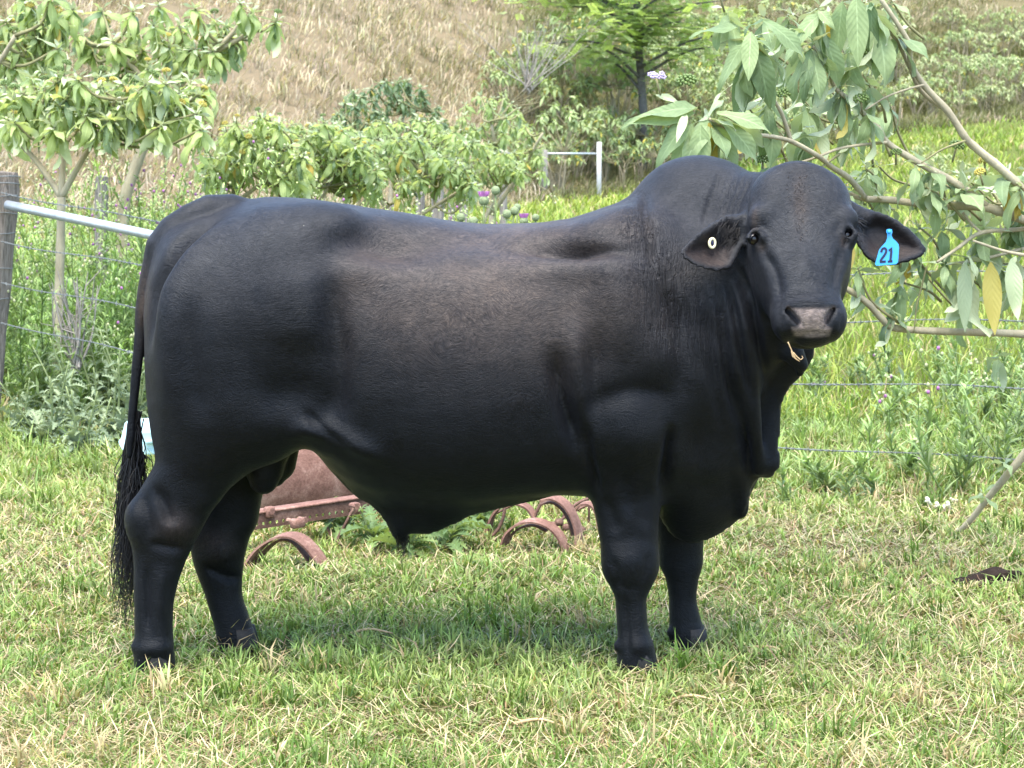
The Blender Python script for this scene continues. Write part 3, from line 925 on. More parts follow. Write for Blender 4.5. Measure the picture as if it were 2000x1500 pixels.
bull = thing('bull', 'large black bull standing side-on in the grass, head turned to the camera', 'bull', P(800, 1311, YM) * np.array((1, 1, 0)))
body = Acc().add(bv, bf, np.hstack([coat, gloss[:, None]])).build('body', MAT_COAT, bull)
wr_ = np.zeros((len(bv), 4), np.float32)
onhead = (bv[:, 1] < 6.47) & (bpx > 1440)
wr_[:, 0] = np.clip(gauss(1240, 430, 40, 60) + gauss(1285, 560, 45, 110) + .5*gauss(1340, 640, 60, 110) + .35*gauss(1420, 640, 50, 130), 0, 1) * ~onhead
wr_[:, 1] = np.clip(gauss(1580, 582, 55, 16), 0, 1) * onhead * .8 + .25*gauss(560, 620, 110, 60)
wr_[:, :2] *= .85
wr_[:, 2] = .4*np.clip(gauss(1420, 390, 60, 50) + .3*gauss(1560, 400, 90, 50), 0, 1) * .8
at_ = body.data.attributes.new('wrinkle', 'FLOAT_COLOR', 'POINT'); at_.data.foreach_set('color', wr_.ravel())
# ------------------------------------------------------------------ bull: eyes, hooves, hair
def ellipsoid_geo(c, r, R=None, nu=16, nv=10):
    th = np.linspace(0, math.pi, nv + 1)[1:-1]; ph = np.linspace(0, 2*math.pi, nu, endpoint=False)
    T, Q = np.meshgrid(th, ph, indexing='ij')
    v = np.stack([np.sin(T)*np.cos(Q), np.sin(T)*np.sin(Q), np.cos(T)], -1).reshape(-1, 3)
    v = np.vstack([v, (0, 0, 1), (0, 0, -1)]) * np.asarray(r)
    if R is not None: v = v @ np.asarray(R)
    n = nv - 1
    i, j = np.meshgrid(np.arange(n - 1), np.arange(nu), indexing='ij'); k = (j + 1) % nu
    f = np.stack([i*nu + j, (i+1)*nu + j, (i+1)*nu + k, i*nu + k], -1).reshape(-1, 4)
    j = np.arange(nu); k = (j + 1) % nu
    t = np.vstack([np.stack([np.full(nu, n*nu), j, k], -1), np.stack([np.full(nu, n*nu+1), (n-1)*nu + k, (n-1)*nu + j], -1)])
    return v + np.asarray(c), f, t

def add_ell(acc, c, r, R=None, nu=16, nv=10, col=None):
    v, f, t = ellipsoid_geo(c, r, R, nu, nv)
    base = acc.n
    acc.add(v, f, col)
    acc.f.append(t.astype(np.int32) + base)
    return acc

eye_m, nt_, lk_, bs_ = new_mat('eye_dark')
bs_.inputs['Base Color'].default_value = (0.006, 0.004, 0.004, 1)
bs_.inputs['Roughness'].default_value = 0.25
bs_.inputs['Specular IOR Level'].default_value = 0.5
for e_ in EYES:
    add_ell(Acc(), e_ - hn * .003, (.018, .017, .017), HM, 18, 12).build('eye', eye_m, bull)

MAT_HOOF = simple_mat('hoof_horn', (0.010, 0.009, 0.009), 0.6, 0.5, 60, 0.4, 120)
def hoof(px, Y, w_px, toe):
    """cloven hoof: two claws, toe pointing +x"""
    c = P(px, 342 + 6445.5 / Y, Y); c[2] = 0
    acc = Acc()
    w = w_px * Y / F
    for s in (-1, 1):
        rings = []
        for z, a, b in ((-.01, .62, .034), (.012, .60, .034), (.045, .55, .031), (.07, .50, .028)):
            ph = np.linspace(0, 2*math.pi, 14, endpoint=False)
            x = np.cos(ph) * a * w + toe * (0.10 - z * 1.1) * w * 2
            y = np.sin(ph) * b + s * .030
            x = np.where(np.cos(ph) > 0, x * 1.0 + 0.01, x)
            rings.append(np.stack([c[0] + x, c[1] + y * (1 - .25 * np.maximum(np.cos(ph), 0)) , np.full(14, z)], -1))
        v = np.vstack(rings); f = []
        for r_ in range(3):
            for j in range(14):
                k = (j + 1) % 14
                f.append((r_*14+j, r_*14+k, (r_+1)*14+k, (r_+1)*14+j))
        base = acc.n
        acc.add(v, f)
        acc.f.append(np.array([list(range(14))[::-1], list(range(42, 56))], np.int32) + base)
    acc.build('hoof', MAT_HOOF, bull)
hoof(304, YN, 40, 1); hoof(470, YFAR, 38, 1); hoof(1246, YN - .02, 41, 1); hoof(1349, YFAR, 39, 1)

def hair_mat(name, c0, c1, rough=0.42):
    m, nt, lk, bs = new_mat(name)
    at = nt.new('ShaderNodeAttribute'); at.attribute_name = 'col'
    lk.new(at.outputs['Color'], bs.inputs['Base Color'])
    bs.inputs['Roughness'].default_value = rough
    bs.inputs['Specular IOR Level'].default_value = 0.35
    return m
MAT_HAIR = hair_mat('hair', None, None)
def strands(acc, roots, mids, tips, r0, col, n=7, jit=0.0, sides=3):
    for a, b, c in zip(roots, mids, tips):
        t = np.linspace(0, 1, n)[:, None]
        p = (1-t)**2 * a + 2*t*(1-t) * b + t*t * c
        if jit:
            p = p + np.cumsum(RNG.normal(0, jit, p.shape), 0) * t
            p = p + np.array((1, .6, 0)) * (np.sin(t*RNG.uniform(6, 15) + RNG.uniform(0, 6)) * t * jit * 5)
        rad = r0 * (1 - 0.85 * t[:, 0])
        add_tube(acc, p, rad, sides, False, np.asarray(col) * RNG.uniform(.6, 1.5))
# tail switch: a hanging brush of hair
acc = Acc()
for k in range(620):
    u = RNG.random(); side = RNG.normal()
    py0 = 800 + 110 * u
    x0 = np.interp(py0, [800, 850, 910], [264, 260, 257]) + RNG.normal(0, 5)
    end = 960 + 270 * RNG.random()**1.3
    x1 = 255 + side * 13 + (8 if end < 1080 else -2)
    x2 = 252 + side * 8 + (end - 960) * RNG.normal(-0.02, 0.045)
    yy = YM - .02 + RNG.normal(0, .014)
    strands(acc, [P(x0, py0, yy)], [P(x1 + side*4, (py0 + end)/2 - 10, yy + RNG.normal(0, .02))], [P(x2, end, yy + RNG.normal(0, .025))],
            0.0026, (0.010, 0.010, 0.012), 14, 0.0028)
acc.build('tail_switch', MAT_HAIR, bull)
# hair on the sheath tip
acc = Acc()
for k in range(60):
    a = P(RNG.uniform(770, 800), RNG.uniform(1046, 1054), YM - .03 + RNG.normal(0, .02))
    L = RNG.uniform(10, 24) if k < 48 else RNG.uniform(34, 52)
    q = P(785 + RNG.normal(2, 7), 1052 + L, YM - .03 + RNG.normal(0, .02)); m_ = (a + q)/2 + RNG.normal(0, .004, 3)
    strands(acc, [a], [m_], [q], 0.0017, (0.010, 0.009, 0.009), 6, .001)
acc.build('sheath_hair', MAT_HAIR, bull)

# short hair rooted on the skin: forehead tuft, ears, and a fine nap over the coat's outline
bkd = None
def skin_near(px, py, ylim=6.6):
    k = np.nonzero((np.abs(bpx - px) < 6) & (np.abs(bpy_ - py) < 6) & (bn[:, 1] < .2) & (bv[:, 1] < ylim))[0]
    if not len(k): return None
    j = k[np.argmin((bpx[k]-px)**2 + (bpy_[k]-py)**2)]
    return bv[j], bn[j]
acc = Acc()
for k in range(170):
    t = RNG.random()
    px, py = 1557 + 10*t + RNG.normal(0, 11 - 5*t), 335 + 135*t
    q = skin_near(px, py)
    if q is None: continue
    v, n = q
    dirn = 0.3*n + np.array((RNG.normal(0, .5), 0, RNG.normal(-.5 if t > .35 else .2, .4)))
    dirn /= np.linalg.norm(dirn)
    L = RNG.uniform(.005, .012)
    curl = RNG.normal(0, .003, 3)
    c = np.array((0.06, 0.048, 0.040)) if RNG.random() < .6 else np.array((.03, .028, .028))
    strands(acc, [v - n*.002], [v + dirn*L*.6 + curl], [v + dirn*L + curl*.3 + np.array((0, 0, -.003))], .0011, c, 5)
tag(acc.build('forehead_tuft', MAT_HAIR, bull), kind='stuff')
for poly, root in ((earR, (1672, 425)), (earL, (1446, 440))):
    acc = Acc()
    sgn = 1 if poly is earR else -1
    for k in range(420):
        px = root[0] + sgn * RNG.uniform(2, 44); py = root[1] + RNG.normal(14, 11)
        q = skin_near(px, py)
        if q is None: continue
        v, n = q
        if v[1] > 6.47: continue
        L = RNG.uniform(.020, .050)
        d = np.array((sgn * RNG.uniform(.2, .9), -.25, -RNG.uniform(.3, 1.0))); d /= np.linalg.norm(d)
        strands(acc, [v - n*.002], [v + d*L*.5 + n*.010], [v + d*L + n*.006], .0013, (0.006, 0.006, 0.008), 6, .0006)
    tag(acc.build('ear_hair', MAT_HAIR, bull), kind='stuff')

# ------------------------------------------------------------------ ear tags and the straw at the mouth
MAT_TAG = simple_mat('blue_tag_plastic', (0.03, 0.29, 0.66), 0.35, 0.08, 30, 0.0, spec=0.5)
MAT_INK = simple_mat('tag_ink', (0.008, 0.010, 0.05), 0.5, 0.1)
MAT_CREAM = simple_mat('cream_tag_plastic', (0.72, 0.66, 0.42), 0.4, 0.1, 40)
def plate(acc, pts3, nrm, th):
    """extruded flat outline, front face first"""
    p = np.array(pts3); n = len(p)
    v = np.vstack([p, p + nrm * th])
    acc.add(v, [[j, j + n, (j+1) % n + n, (j+1) % n] for j in range(n)])
    acc.f.append(np.array([list(range(n))], np.int32) + acc.n - 2*n)
    acc.f.append(np.array([list(range(2*n - 1, n - 1, -1))], np.int32) + acc.n - 2*n)
TY = 6.405
tag_out = [(1737, 447), (1742, 448), (1743, 454), (1741, 459), (1744, 466), (1750, 471), (1755, 477), (1756, 484), (1754, 512), (1750, 516), (1712, 519), (1709, 516), (1717, 488), (1721, 483), (1730, 473), (1733, 465), (1733, 457), (1731, 453), (1732, 448)]
et = thing('ear_tag', 'blue plastic ear tag printed 21 hanging in the bull\'s ear', 'ear tag', P(1735, 485, TY))
a_ = Acc(); plate(a_, [P(x, y, TY + (y - 480)*-.00015) for x, y in tag_out], np.array((0, 1.0, 0)), .0025)
a_.build('tag_plate', MAT_TAG, et, False)
a_ = Acc(); add_ell(a_, P(1737, 453, TY - .003), (.006, .004, .006), None, 12, 8); a_.build('tag_pin', MAT_TAG, et)
def digit(strokes, name):
    acc = Acc()
    for st in strokes:
        pts = np.array([P(x, y, TY - .0012 + (y - 480)*-.00015) for x, y in st])
        L, R = [], []
        t = np.gradient(pts, axis=0); t /= np.linalg.norm(t, axis=1)[:, None]
        w = np.stack([-t[:, 2], 0*t[:, 0], t[:, 0]], -1) * .0034
        v = np.vstack([pts + w, pts - w]); n = len(pts)
        f = [(j, j+1, n+j+1, n+j) for j in range(n-1)]
        acc.add(v, f)
        acc.add(v + np.array((0, .0008, 0)), [q[::-1] for q in f])
    acc.build(name, MAT_INK, et, False)
digit([crom([(1721, 493), (1723.5, 486.5), (1728.5, 485), (1731, 489.5), (1729, 496), (1722, 506), (1719.5, 511.2)], 5), [(1718.6, 511.6), (1730.2, 510.8)]], 'numeral_two')
digit([[(1736.3, 490), (1741.5, 484.5), (1741, 492), (1739, 510.5)], [(1734.2, 511), (1743.2, 510.2)]], 'numeral_one')

bt = thing('button_tag', 'small round cream button tag pinned in the bull\'s other ear', 'ear tag', P(1391, 474, 6.36))
c_ = P(1391, 475, 6.352)
a_ = Acc()
ph = np.linspace(0, 2*math.pi, 25)[:-1]
ring = np.stack([c_[0] + .0085*np.cos(ph), np.full(24, c_[1]) + .004*np.cos(ph), c_[2] + .013*np.sin(ph)], -1)
add_tube(a_, np.vstack([ring, ring[:1]]), .0042, 8, False)
a_.build('ring', MAT_CREAM, bt)
a_ = Acc(); add_ell(a_, c_ + np.array((0, .003, 0)), (.006, .006, .010), None, 12, 8); a_.build('centre_pin', MAT_INK, bt)
a_ = Acc(); add_tube(a_, [c_ + (-.004, .0, 0), c_ + (-.012, .03, .0)], .0035, 8); a_.build('stem', MAT_CREAM, bt)

MAT_STRAW = simple_mat('straw', (0.55, 0.38, 0.2), 0.7, 0.4, 60)
st_ = thing('dry_grass_stem', 'dry tan stalk of grass hanging from the corner of the bull\'s mouth', 'grass stalk', P(1552, 690, 6.2))
for pts in ([(1539, 668), (1545, 682), (1550, 692), (1556, 698)], [(1549, 688), (1556, 696), (1563, 702), (1568, 699), (1566, 695)], [(1548, 690), (1551, 698), (1558, 704)], [(1549, 690), (1553, 699), (1562, 706)], [(1546, 686), (1548, 696), (1552, 698)]):
    a_ = Acc(); q = crom(np.array([P(x, y, 6.17) for x, y in pts]), 5)
    add_tube(a_, q, np.linspace(.0022, .0010, len(q)), 5); a_.build('stalk', MAT_STRAW, st_)
# ------------------------------------------------------------------ plant building blocks
def leaf_geo(droop=0.8, fold=0.25, wid=0.32, twist=0.0, wave=0.0, n=8, tip=1.0, seed=0):
    """unit leaf from the origin along +X, face up; returns verts (n*3), quads, and (u,v) per vertex"""
    u = np.linspace(0, 1, n)
    w = wid * 0.5 * np.sin(np.pi * np.clip(u, 0, 1)**0.82)**0.85 * (1 - 0.25*u)
    w[0] = 0.012; w[-1] = 0.004
    th = droop * u**1.15
    ds = np.diff(u, prepend=0)
    x = np.cumsum(np.cos(th) * ds); z = -np.cumsum(np.sin(th) * ds)
    tw = twist * u
    r = np.random.default_rng(seed)
    v = []
    for i in range(n):
        nx, nz = math.sin(th[i]), math.cos(th[i])
        for s in (-1, 0, 1):
            lift = fold * abs(s) * w[i] + wave * abs(s) * 0.05 * math.sin(u[i]*9 + s + seed)
            y = s * w[i] * math.cos(tw[i])
            up = lift + s * w[i] * math.sin(tw[i])
            v.append((x[i] + nx*up, y, z[i] + nz*up))
    f = []
    for i in range(n - 1):
        for s in (0, 1):
            a = i*3 + s
            f.append((a, a + 3, a + 4, a + 1))
    uv = np.array([(u[i], s) for i in range(n) for s in (-1, 0, 1)])
    return np.array(v), np.array(f), uv

def leaf_mat(name, top, under, transl=(0.35, 0.45, 0.08), tfac=0.28, yellow=None):
    m, nt, lk, bs = new_mat(name)
    at = nt.new('ShaderNodeAttribute'); at.attribute_name = 'col'       # r = along, g = |across|
    sep = nt.new('ShaderNodeSeparateColor'); lk.new(at.outputs['Color'], sep.inputs[0])
    oi = nt.new('ShaderNodeObjectInfo')
    geo = nt.new('ShaderNodeNewGeometry')
    tc = nt.new('ShaderNodeTexCoord')
    nz = noise_node(nt, lk, 9, 4, 0.6, tc.outputs['Object'])
    rr = ramp(nt, [(0.25, tuple(c*0.72 for c in top)), (0.75, tuple(c*1.12 for c in top))])
    lk.new(nz.outputs['Fac'], rr.inputs[0])
    rib = nt.new('ShaderNodeMapRange'); lk.new(sep.outputs[1], rib.inputs['Value'])
    rib.inputs['From Min'].default_value = 0.0; rib.inputs['From Max'].default_value = 0.10
    rib.inputs['To Min'].default_value = 0.75; rib.inputs['To Max'].default_value = 0.0
    c = mixc(nt, lk, rib.outputs[0], rr.outputs[0], tuple(min(1, q*1.5 + .05) for q in top))
    # side veins
    ma = nt.new('ShaderNodeMath'); ma.operation = 'MULTIPLY_ADD'
    lk.new(sep.outputs[1], ma.inputs[0]); ma.inputs[1].default_value = -0.22; lk.new(sep.outputs[0], ma.inputs[2])
    si = nt.new('ShaderNodeMath'); si.operation = 'MULTIPLY'; lk.new(ma.outputs[0], si.inputs[0]); si.inputs[1].default_value = 60
    sn = nt.new('ShaderNodeMath'); sn.operation = 'SINE'; lk.new(si.outputs[0], sn.inputs[0])
    vr = nt.new('ShaderNodeMapRange'); lk.new(sn.outputs[0], vr.inputs['Value'])
    vr.inputs['From Min'].default_value = 0.6; vr.inputs['From Max'].default_value = 1.0
    vr.inputs['To Min'].default_value = 0.0; vr.inputs['To Max'].default_value = 0.16
    c = mixc(nt, lk, vr.outputs[0], c, tuple(min(1, q*1.35 + .03) for q in top))
    c = mixc(nt, lk, geo.outputs['Backfacing'], c, under)
    hs = nt.new('ShaderNodeHueSaturation')
    lk.new(c, hs.inputs['Color'])
    mv = nt.new('ShaderNodeMapRange'); lk.new(oi.outputs['Random'], mv.inputs['Value'])
    mv.inputs['To Min'].default_value = 0.72; mv.inputs['To Max'].default_value = 1.25
    lk.new(mv.outputs[0], hs.inputs['Value'])
    mh = nt.new('ShaderNodeMapRange'); lk.new(oi.outputs['Random'], mh.inputs['Value'])
    mh.inputs['To Min'].default_value = 0.515; mh.inputs['To Max'].default_value = 0.485
    lk.new(mh.outputs[0], hs.inputs['Hue'])
    lk.new(hs.outputs[0], bs.inputs['Base Color'])
    bs.inputs['Roughness'].default_value = 0.55
    bs.inputs['Specular IOR Level'].default_value = 0.35
    bs.inputs['Sheen Weight'].default_value = 0.15
    bm = nt.new('ShaderNodeBump'); bm.inputs['Strength'].default_value = 0.10; bm.inputs['Distance'].default_value = 0.02
    lk.new(sn.outputs[0], bm.inputs['Height']); lk.new(bm.outputs[0], bs.inputs['Normal'])
    tr = nt.new('ShaderNodeBsdfTranslucent'); tr.inputs['Color'].default_value = (*transl, 1)
    mx = nt.new('ShaderNodeMixShader'); mx.inputs[0].default_value = tfac
    lk.new(bs.outputs[0], mx.inputs[1]); lk.new(tr.outputs[0], mx.inputs[2])
    lk.new(mx.outputs[0], nt['Material Output'].inputs['Surface'])
    return m

LM = {
    'sage':   leaf_mat('leaf_sage', (0.215, 0.295, 0.135), (0.37, 0.43, 0.28), (0.38, 0.48, 0.16), 0.32),
    'lime':   leaf_mat('leaf_lime', (0.30, 0.385, 0.15), (0.45, 0.51, 0.31), (0.55, 0.66, 0.17), 0.42),
    'deep':   leaf_mat('leaf_deep', (0.105, 0.165, 0.075), (0.24, 0.30, 0.18), (0.24, 0.36, 0.07), 0.26),
    'pale':   leaf_mat('leaf_young', (0.34, 0.41, 0.24), (0.45, 0.50, 0.38), (0.45, 0.5, 0.2), 0.25),
    'yellow': leaf_mat('leaf_yellow', (0.40, 0.31, 0.05), (0.42, 0.35, 0.09), (0.5, 0.36, 0.04), 0.3),
}
VAR = [dict(droop=.25, fold=.18, wave=.5), dict(droop=.7, fold=.10, twist=.5, wave=.9), dict(droop=1.05, fold=.06, twist=-.6, wave=1.1), dict(droop=1.4, fold=.05, twist=.4, wave=1.2), dict(droop=.5, fold=.22, twist=-.8, wave=.7)]
LEAFG = [leaf_geo(seed=i, **v) for i, v in enumerate(VAR)]
LEAFM = {}
for mk in LM:
    for i, (v, f, uv) in enumerate(LEAFG):
        c = np.stack([uv[:, 0], np.abs(uv[:, 1]), 0*uv[:, 0]], -1)
        me = Acc().add(v, f, c).mesh('leaf')
        me.materials.append(LM[mk])
        LEAFM[mk, i] = me
MAT_BARK = simple_mat('pale_stem_bark', (0.42, 0.37, 0.25), 0.75, 0.4, 14, 0.5, 60, 0.25, (0.24, 0.21, 0.14), stretch=(1, 1, .35))
MAT_TWIG = simple_mat('olive_twig', (0.26, 0.25, 0.12), 0.7, 0.4, 20, 0.3, 60, 0.25, (0.13, 0.12, 0.06))
MAT_BERRY = simple_mat('green_berry', (0.13, 0.20, 0.05), 0.5, 0.4, 80, 0.0, spec=0.4)
MAT_BERRYY = simple_mat('yellow_berry', (0.50, 0.42, 0.08), 0.5, 0.5, 60, 0.0, spec=0.4)
MAT_FLOWER = simple_mat('mauve_flower', (0.50, 0.42, 0.62), 0.6, 0.2, 60)

def leaf_matrix(d, roll):
    d = d / np.linalg.norm(d)
    z = np.array((0, 0, 1.0)) - d * d[2]
    if np.linalg.norm(z) < .2: z = np.array((1.0, 0, 0)) - d * d[0]
    z /= np.linalg.norm(z)
    y = np.cross(z, d)
    z2 = z * math.cos(roll) + y * math.sin(roll)
    y2 = np.cross(z2, d)
    return np.stack([d, y2, z2], -1)

def put_leaf(root, pos, d, L, mk, var=None, roll=None, face=None):
    var = int(RNG.integers(len(VAR))) if var is None else var
    R = leaf_matrix(np.asarray(d, float), RNG.normal(0, .35) if roll is None else roll)
    if face is not None:                       # blade turned towards a given side
        d_ = np.asarray(d, float) / np.linalg.norm(d); z_ = np.asarray(face, float); z_ = z_ - d_ * (z_ @ d_); z_ /= np.linalg.norm(z_)
        R = np.stack([d_, np.cross(z_, d_), z_], -1)
    o = bpy.data.objects.new('leaf', LEAFM[mk, var])
    COL.objects.link(o)
    o.parent = root
    o.location = tuple(np.asarray(pos) - np.array(root.location))
    o.rotation_euler = Matrix(R.tolist()).to_euler()
    o.scale = (L, L * RNG.uniform(.85, 1.2) * (1.15 if mk == 'sage' else .86), L)
    return o

def rosette_dirs(n, axis, el_hi=55, el_lo=-45, jit=.2):
    """outward leaf directions: young upright first, old hanging last"""
    axis = np.asarray(axis, float); axis /= np.linalg.norm(axis)
    ref = np.array((1.0, 0, 0)) if abs(axis[0]) < .8 else np.array((0, 1.0, 0))
    a = np.cross(axis, ref); a /= np.linalg.norm(a); b = np.cross(axis, a)
    ph0 = RNG.uniform(0, 6.28)
    out = []
    for k in range(n):
        t = k / max(n - 1, 1)
        el = math.radians(el_hi + (el_lo - el_hi) * t**.8 + RNG.normal(0, 8))
        ph = ph0 + k * 2.39996
        d = math.cos(el) * (math.cos(ph)*a + math.sin(ph)*b) + math.sin(el) * axis + RNG.normal(0, jit*.4, 3)
        out.append((d / np.linalg.norm(d), t))
    return out

def rosette(root, p, axis, n, L, mk, pyellow=.012, el=(60, -50), acc=None):
    for d, t in rosette_dirs(n, axis, *el):
        size = L * (0.40 + 0.62 * min(1, t * 1.6)) * RNG.uniform(.6, 1.15)
        k = mk
        if t < .30 and RNG.random() < .85: k = 'pale'
        elif RNG.random() < pyellow * (2 if t > .6 else .3): k = 'yellow'
        elif RNG.random() < .08: k = 'deep' if mk != 'deep' else 'sage'
        var = int(RNG.choice([0, 4, 1])) if t < .3 else int(RNG.choice([1, 2, 3, 2]))
        base = p - np.asarray(axis) * (0.05 * t) * (L / .2)
        if acc is None:
            put_leaf(root, base, d, size, k, var)
        else:
            v, f, uv = LEAFG[var]
            R = leaf_matrix(d, RNG.normal(0, .35))
            acc.setdefault(k, Acc()).add((v * size) @ R.T + base, f, np.stack([uv[:, 0], np.abs(uv[:, 1]), 0*uv[:, 0]], -1))

BERRY = {}
def berry_cluster(root, p, up, R=.035, mat=None, flat=.75):
    """head of round berries on a stalk"""
    up = np.asarray(up, float) / np.linalg.norm(up)
    mat = mat or MAT_BERRY
    acc = Acc()
    n = 34
    for k in range(n):
        z = 1 - 1.5 * (k + .5) / n
        r = math.sqrt(max(0, 1 - z*z)); ph = k * 2.39996
        q = np.array((r*math.cos(ph), r*math.sin(ph), z*flat)) * R
        add_ell(acc, q, (R*.2,)*3, None, 7, 5)
    if mat.name not in BERRY: BERRY[mat.name] = acc.mesh('berry_cluster'); BERRY[mat.name].materials.append(mat)
    o = bpy.data.objects.new('berry_cluster', BERRY[mat.name]); COL.objects.link(o); o.parent = root
    c = p + up * R * 2.2
    o.location = tuple(c - np.array(root.location)); o.scale = (R/.035,)*3
    o.rotation_euler = Vector(up).to_track_quat('Z', 'Y').to_euler()
    add_tube(Acc(), [p, c - up*R*.2], .004, 5).build('berry_stalk', MAT_TWIG, root)

def shrub(name, label, Y, trunk, hubs, tips, L=.2, n=11, mk='lime', r0=.03, group=None, depth=.35, berries=.35, el=(60, -55), bark=None, yb=.4):
    """trunk: px polyline from the ground; hubs: list of px polylines (main limbs, starting on the trunk);
    tips: rosette positions (px,py); each is joined to its nearest limb node"""
    base = P(*trunk[0], Y)
    base[2] = float(ground_z(base[0], Y)) - .02
    over, count = {}, 0
    root = thing(name, label, 'shrub', base, group)
    bark = bark or MAT_BARK
    q = crom(np.vstack([base[None], np.array([P(x, y, Y) for x, y in trunk[1:]])]), 4)
    add_tube(Acc(), q, np.linspace(r0, r0*.7, len(q)) * (1 + .06*np.sin(np.arange(len(q))*2.3)), 10).build('trunk', bark, root)
    nodes = [q[-1]]
    rad_at = [r0*.6]
    for hb in hubs:
        dy = RNG.uniform(-depth, depth)
        pts = np.array([P(x, y, Y + dy * i / max(len(hb)-1, 1)) for i, (x, y) in enumerate(hb)])
        h = crom(pts, 4)
        rr = np.linspace(r0*.62, r0*.30, len(h))
        add_tube(Acc(), h, rr, 8).build('branch', bark, root)
        for i in range(2, len(h), 2):
            nodes.append(h[i]); rad_at.append(rr[i])
    nodes = np.array(nodes)
    for (px, py) in tips:
        p = P(px, py, Y + RNG.uniform(-depth, depth))
        w = (nodes - p); dist = np.linalg.norm(w * np.array((1, .5, 1)), axis=1) + 3.0 * np.maximum(0, nodes[:, 2] - p[2] + .05)
        a = nodes[int(np.argmin(dist))]
        mid = a*.45 + p*.55 + np.array((RNG.normal(0, .04), RNG.normal(0, .04), -abs(RNG.normal(.05, .03))))
        tw = crom(np.array([a, mid, p]), 5)
        add_tube(Acc(), tw, np.linspace(r0*.30, r0*.14 + .002, len(tw)), 6).build('twig', MAT_TWIG, root)
        ax = (p - mid); ax /= np.linalg.norm(ax); ax = ax*.45 + np.array((0, 0, .8)); ax /= np.linalg.norm(ax)
        rosette(root, p, ax, n, L, mk, el=el, acc=None if count + n <= 300 else over)
        count += n if count + n <= 300 else 0
        if count + n > 300: count = 300
        if RNG.random() < berries:
            berry_cluster(root, p, ax + RNG.normal(0, .2, 3), RNG.uniform(.026, .036) * L / .2, MAT_BERRYY if RNG.random() < yb else MAT_BERRY, .55)
    if over: multi_build('foliage', over, root)
    return root

def multi_build(name, accs, parent):
    """one mesh from several single-material collections"""
    big = Acc(); idx = []
    mats = list(accs)
    for i, k in enumerate(mats):
        a = accs[k]; base = big.n
        big.v += a.v; big.c += a.c; big.n += a.n
        for f in a.f:
            big.f.append(f + base); idx.append(np.full(len(f), i))
    me = big.mesh(name)
    for k in mats: me.materials.append(LM[k])
    me.polygons.foreach_set('material_index', np.concatenate(idx).astype(np.int32))
    o = link(name, me, None, parent)
    tag(o, kind='stuff')
    return o

# ------------------------------------------------------------------ blades of grass
def blades(acc, x, y, L, w, az, lean, bend, c0, c1, z=None):
    """vectorised bent blades, two segments each"""
    n = len(x)
    z = ground_z(x, y) if z is None else z
    p0 = np.stack([x, y, z - .004], -1)
    h = np.stack([np.cos(az), np.sin(az), 0*az], -1)
    side = np.stack([-np.sin(az), np.cos(az), 0*az], -1)
    tw = RNG.uniform(-.9, .9, n)[:, None]
    side = side * np.cos(tw) + h * np.sin(tw)
    up = np.array((0, 0, 1.0))
    d1 = h * np.sin(lean)[:, None] + up * np.cos(lean)[:, None]
    l2 = lean + bend
    d2 = h * np.sin(l2)[:, None] + up * np.cos(l2)[:, None]
    p1 = p0 + d1 * (L * .5)[:, None]
    p2 = p1 + d2 * (L * .5)[:, None]
    W = side * (w * .5)[:, None]
    v = np.stack([p0 - W*.7, p0 + W*.7, p1 + W, p1 - W, p2], 1).reshape(-1, 3)
    b = np.arange(n)[:, None] * 5
    acc_base = acc.n
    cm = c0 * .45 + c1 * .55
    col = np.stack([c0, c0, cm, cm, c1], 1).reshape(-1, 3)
    acc.add(v, b + np.array([[0, 1, 2, 3]]), col)
    acc.f.append((b + np.array([[3, 2, 4]])).astype(np.int32) + acc_base)

MAT_GRASS = blade_mat('grass_blade', 0.30, 0.5)
def jitter_col(base, n, s=.22):
    base = np.asarray(base)
    c = base if base.ndim == 2 else np.tile(base, (n, 1))
    return np.clip(c * RNG.normal(1, s, (n, 1)) * RNG.normal(1, .07, (n, 3)), .003, .9)

